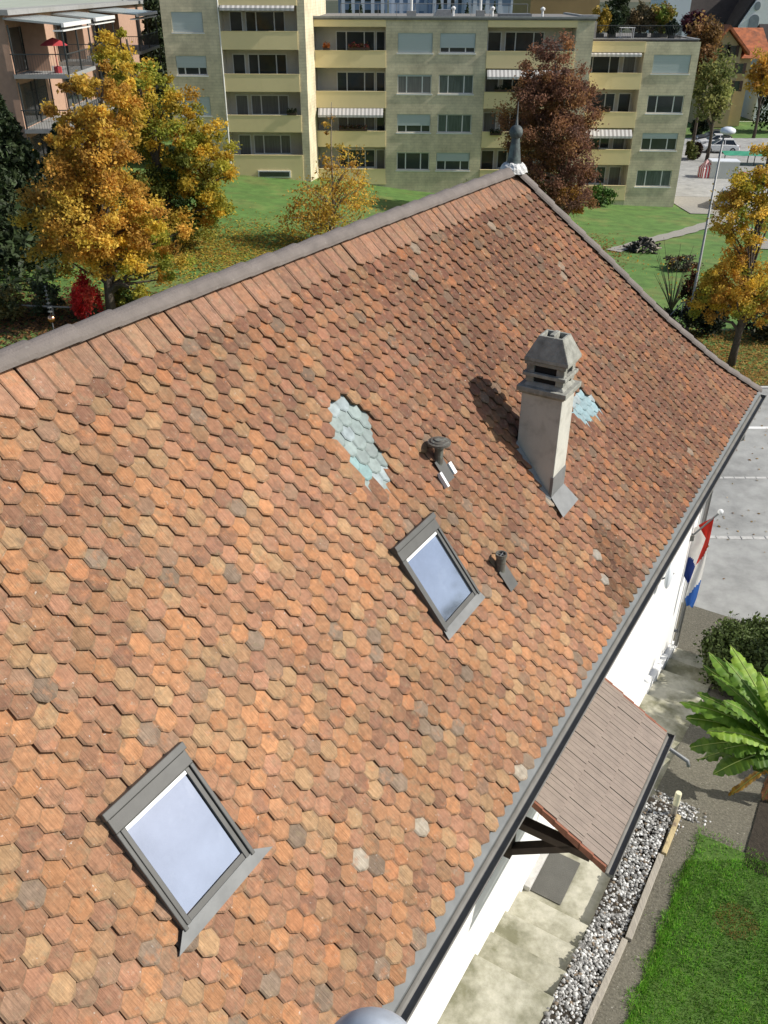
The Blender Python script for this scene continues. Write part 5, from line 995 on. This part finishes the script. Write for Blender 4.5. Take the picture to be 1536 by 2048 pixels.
# roadside fence
def fence(label, pts, zoff, h, wires, step, name='wire_fence'):
    o = empty(name, pts[0], 0, label, 'fence'); P = [Vector(p) - Vector(pts[0]) for p in pts]
    for i, p in enumerate(P): MB().tube([p, p + Vector((0, 0, h))], .025, 6).build('post', M['pole'], o)
    f = MB()
    for k in range(wires):
        z = Vector((0, 0, h * (.12 + .86 * k / (wires - 1))))
        for a, b in zip(P, P[1:]): f.tube([a + z, b + z], .007, 4)
    f.build('wire', M['pole'], o); return o, P
pts = [gnd(1355 + i * 74, 668 - i * .5) for i in range(4)]; o, P = fence('wire fence with slim metal posts along the leafy verge at the right', pts, 0, 1.45, 6, 1)
f = MB(); f.tube([P[0] + Vector((.05, 0, 1.4)), P[0] + Vector((1.1, -.05, 0))], .02, 6); f.tube([P[0] + Vector((-.05, 0, 1.4)), P[0] + Vector((-1.1, -.05, 0))], .02, 6); f.build('brace', M['pole'], o)
q0, q1 = gnd(-20, 632), gnd(175, 640); o = empty('rail_fence', q0, 0, 'low weathered rail fence at the left behind the roof ridge', 'fence'); f = MB(); d_ = q1 - q0; f.tube([Vector((0, 0, .55)), d_ + Vector((0, 0, .55))], .04, 8); f.build('rail', M['wood_grey'], o)
for t in (0, .33, .66, 1): MB().tube([d_ * t, d_ * t + Vector((0, 0, .6))], .05, 8).build('post', M['wood_grey'], o)
q = gnd(108, 662); o = empty('garden_ornament', q, 0, 'small garden spinner with a shiny copper ball just above the ridge at left', 'garden ornament'); MB().ball((0, 0, .55), .17, 10).build('ball', M['copper_ball'], o, smooth=True); MB().tube([(0, 0, 0), (0, 0, .45)], .025, 6).build('stake', M['zinc'], o)
f = MB()
for k in range(7): f.lathe([(.10 - k * .008, .85 + k * .18), (.10 - k * .008, .88 + k * .18)], (0, 0, 0), 10)
f.tube([(0, 0, .7), (0, 0, 2.0)], .008, 5); f.build('spiral', M['zinc'], o)

# ------------------------------------------------------------------ flag on the house corner
pt = hw(-1.88, 15.42, -8.6); pt = Vector(ray(1437, 1027) * (8.6 / -ray(1437, 1027)[2])); pb = hw(-2.25, 15.25, -9.15)
o = empty('flagpole', pb, 0, 'short slanting flagpole with a white knob fixed to the house corner', 'flagpole'); MB().tube([(0, 0, 0), pt - pb], .018, 8).build('pole', M['zinc'], o); f = MB(); f.ball(pt - pb + (pt - pb).normalized() * .05, .055, 8); f.build('knob', M['white'], o, smooth=True); MB().box(-.05, .05, -.05, .05, -.06, .06).build('bracket', M['zinc_dark'], o)
RC, WC, BC, B2 = (.62, .06, .04), (.86, .85, .83), (.075, .125, .36), (.10, .26, .60); v = []; fs = []; cs = []; Dp = pt.dot(DV)
def fpt(x, y, off):                                                # the cloth hangs in the upright plane of the pole
    q = Vector(ray(1236 + x / 2.267, 760 + y / 2.267)); return q * ((Dp + off) / q.dot(DV))
def cloth(rows, off, colour, ph):
    n, m = 7, 12; R0 = [(fpt(*a, off), fpt(*b, off)) for a, b in rows]; b0 = len(v); J = (len(R0) - 1) * n
    for j in range(J + 1):
        k = min(j // n, len(R0) - 2); u = (j - k * n) / n; l = R0[k][0].lerp(R0[k + 1][0], u); q = R0[k][1].lerp(R0[k + 1][1], u)
        for i in range(m + 1): w_ = i / m; p = l.lerp(q, w_); v.append(tuple(p + DV * (.028 * math.sin(w_ * 7 + j * .12 + ph) * min(1, j / 8)) - pt))
    for j in range(J):
        for i in range(m): k = b0 + j * (m + 1) + i; fs.append((k, k + 1, k + m + 2, k + m + 1)); cs.append(colour((j + .5) / J, (i + .5) / m))
cloth([((365, 658), (437, 620)), ((397, 720), (417, 712)), ((375, 780), (404, 765)), ((352, 838), (392, 840)), ((325, 915), (378, 905)), ((305, 985), (358, 985)), ((312, 1022), (340, 1030))], -.05, lambda t, w_: RC if t < .5 - .17 * w_ else WC if t < .84 - .17 * w_ else B2, 0)
cloth([((335, 676), (368, 658)), ((314, 745), (398, 722)), ((268, 812), (374, 784)), ((290, 866), (354, 838)), ((318, 920), (326, 912))], .05, lambda t, w_: WC if t < .27 + .50 * w_ else BC, 1.5)
fl = mesh_obj('flag', v, fs, M['flag'], loc=pt, colors=cs, smooth=True, solid=.003); tag(fl, 'red white and blue striped flag hanging in folds from the slanting pole', 'flag')

# ------------------------------------------------------------------ tower parapet post under the viewer
q = ray(742, 2003); q = Vector(q / np.linalg.norm(q) * 1.0); o = empty('railing_post', Vector((q.x, q.y - .03, -1.9)), 0, 'rounded blue grey metal post cap at the bottom edge of the picture', 'railing post'); hh = q.z + 1.9
MB().lathe([(.055, 0), (.055, hh - .07), (.05, hh - .045), (.036, hh - .02), (.018, hh - .006), (.002, hh)], (0, 0, 0), 28).build('post_cap', M['cap_metal'], o, smooth=True); MB().box(-.6, .6, -.5, .12, -.25, 0).build('stone_ledge', M['wall_grey'], o)

if False: pass
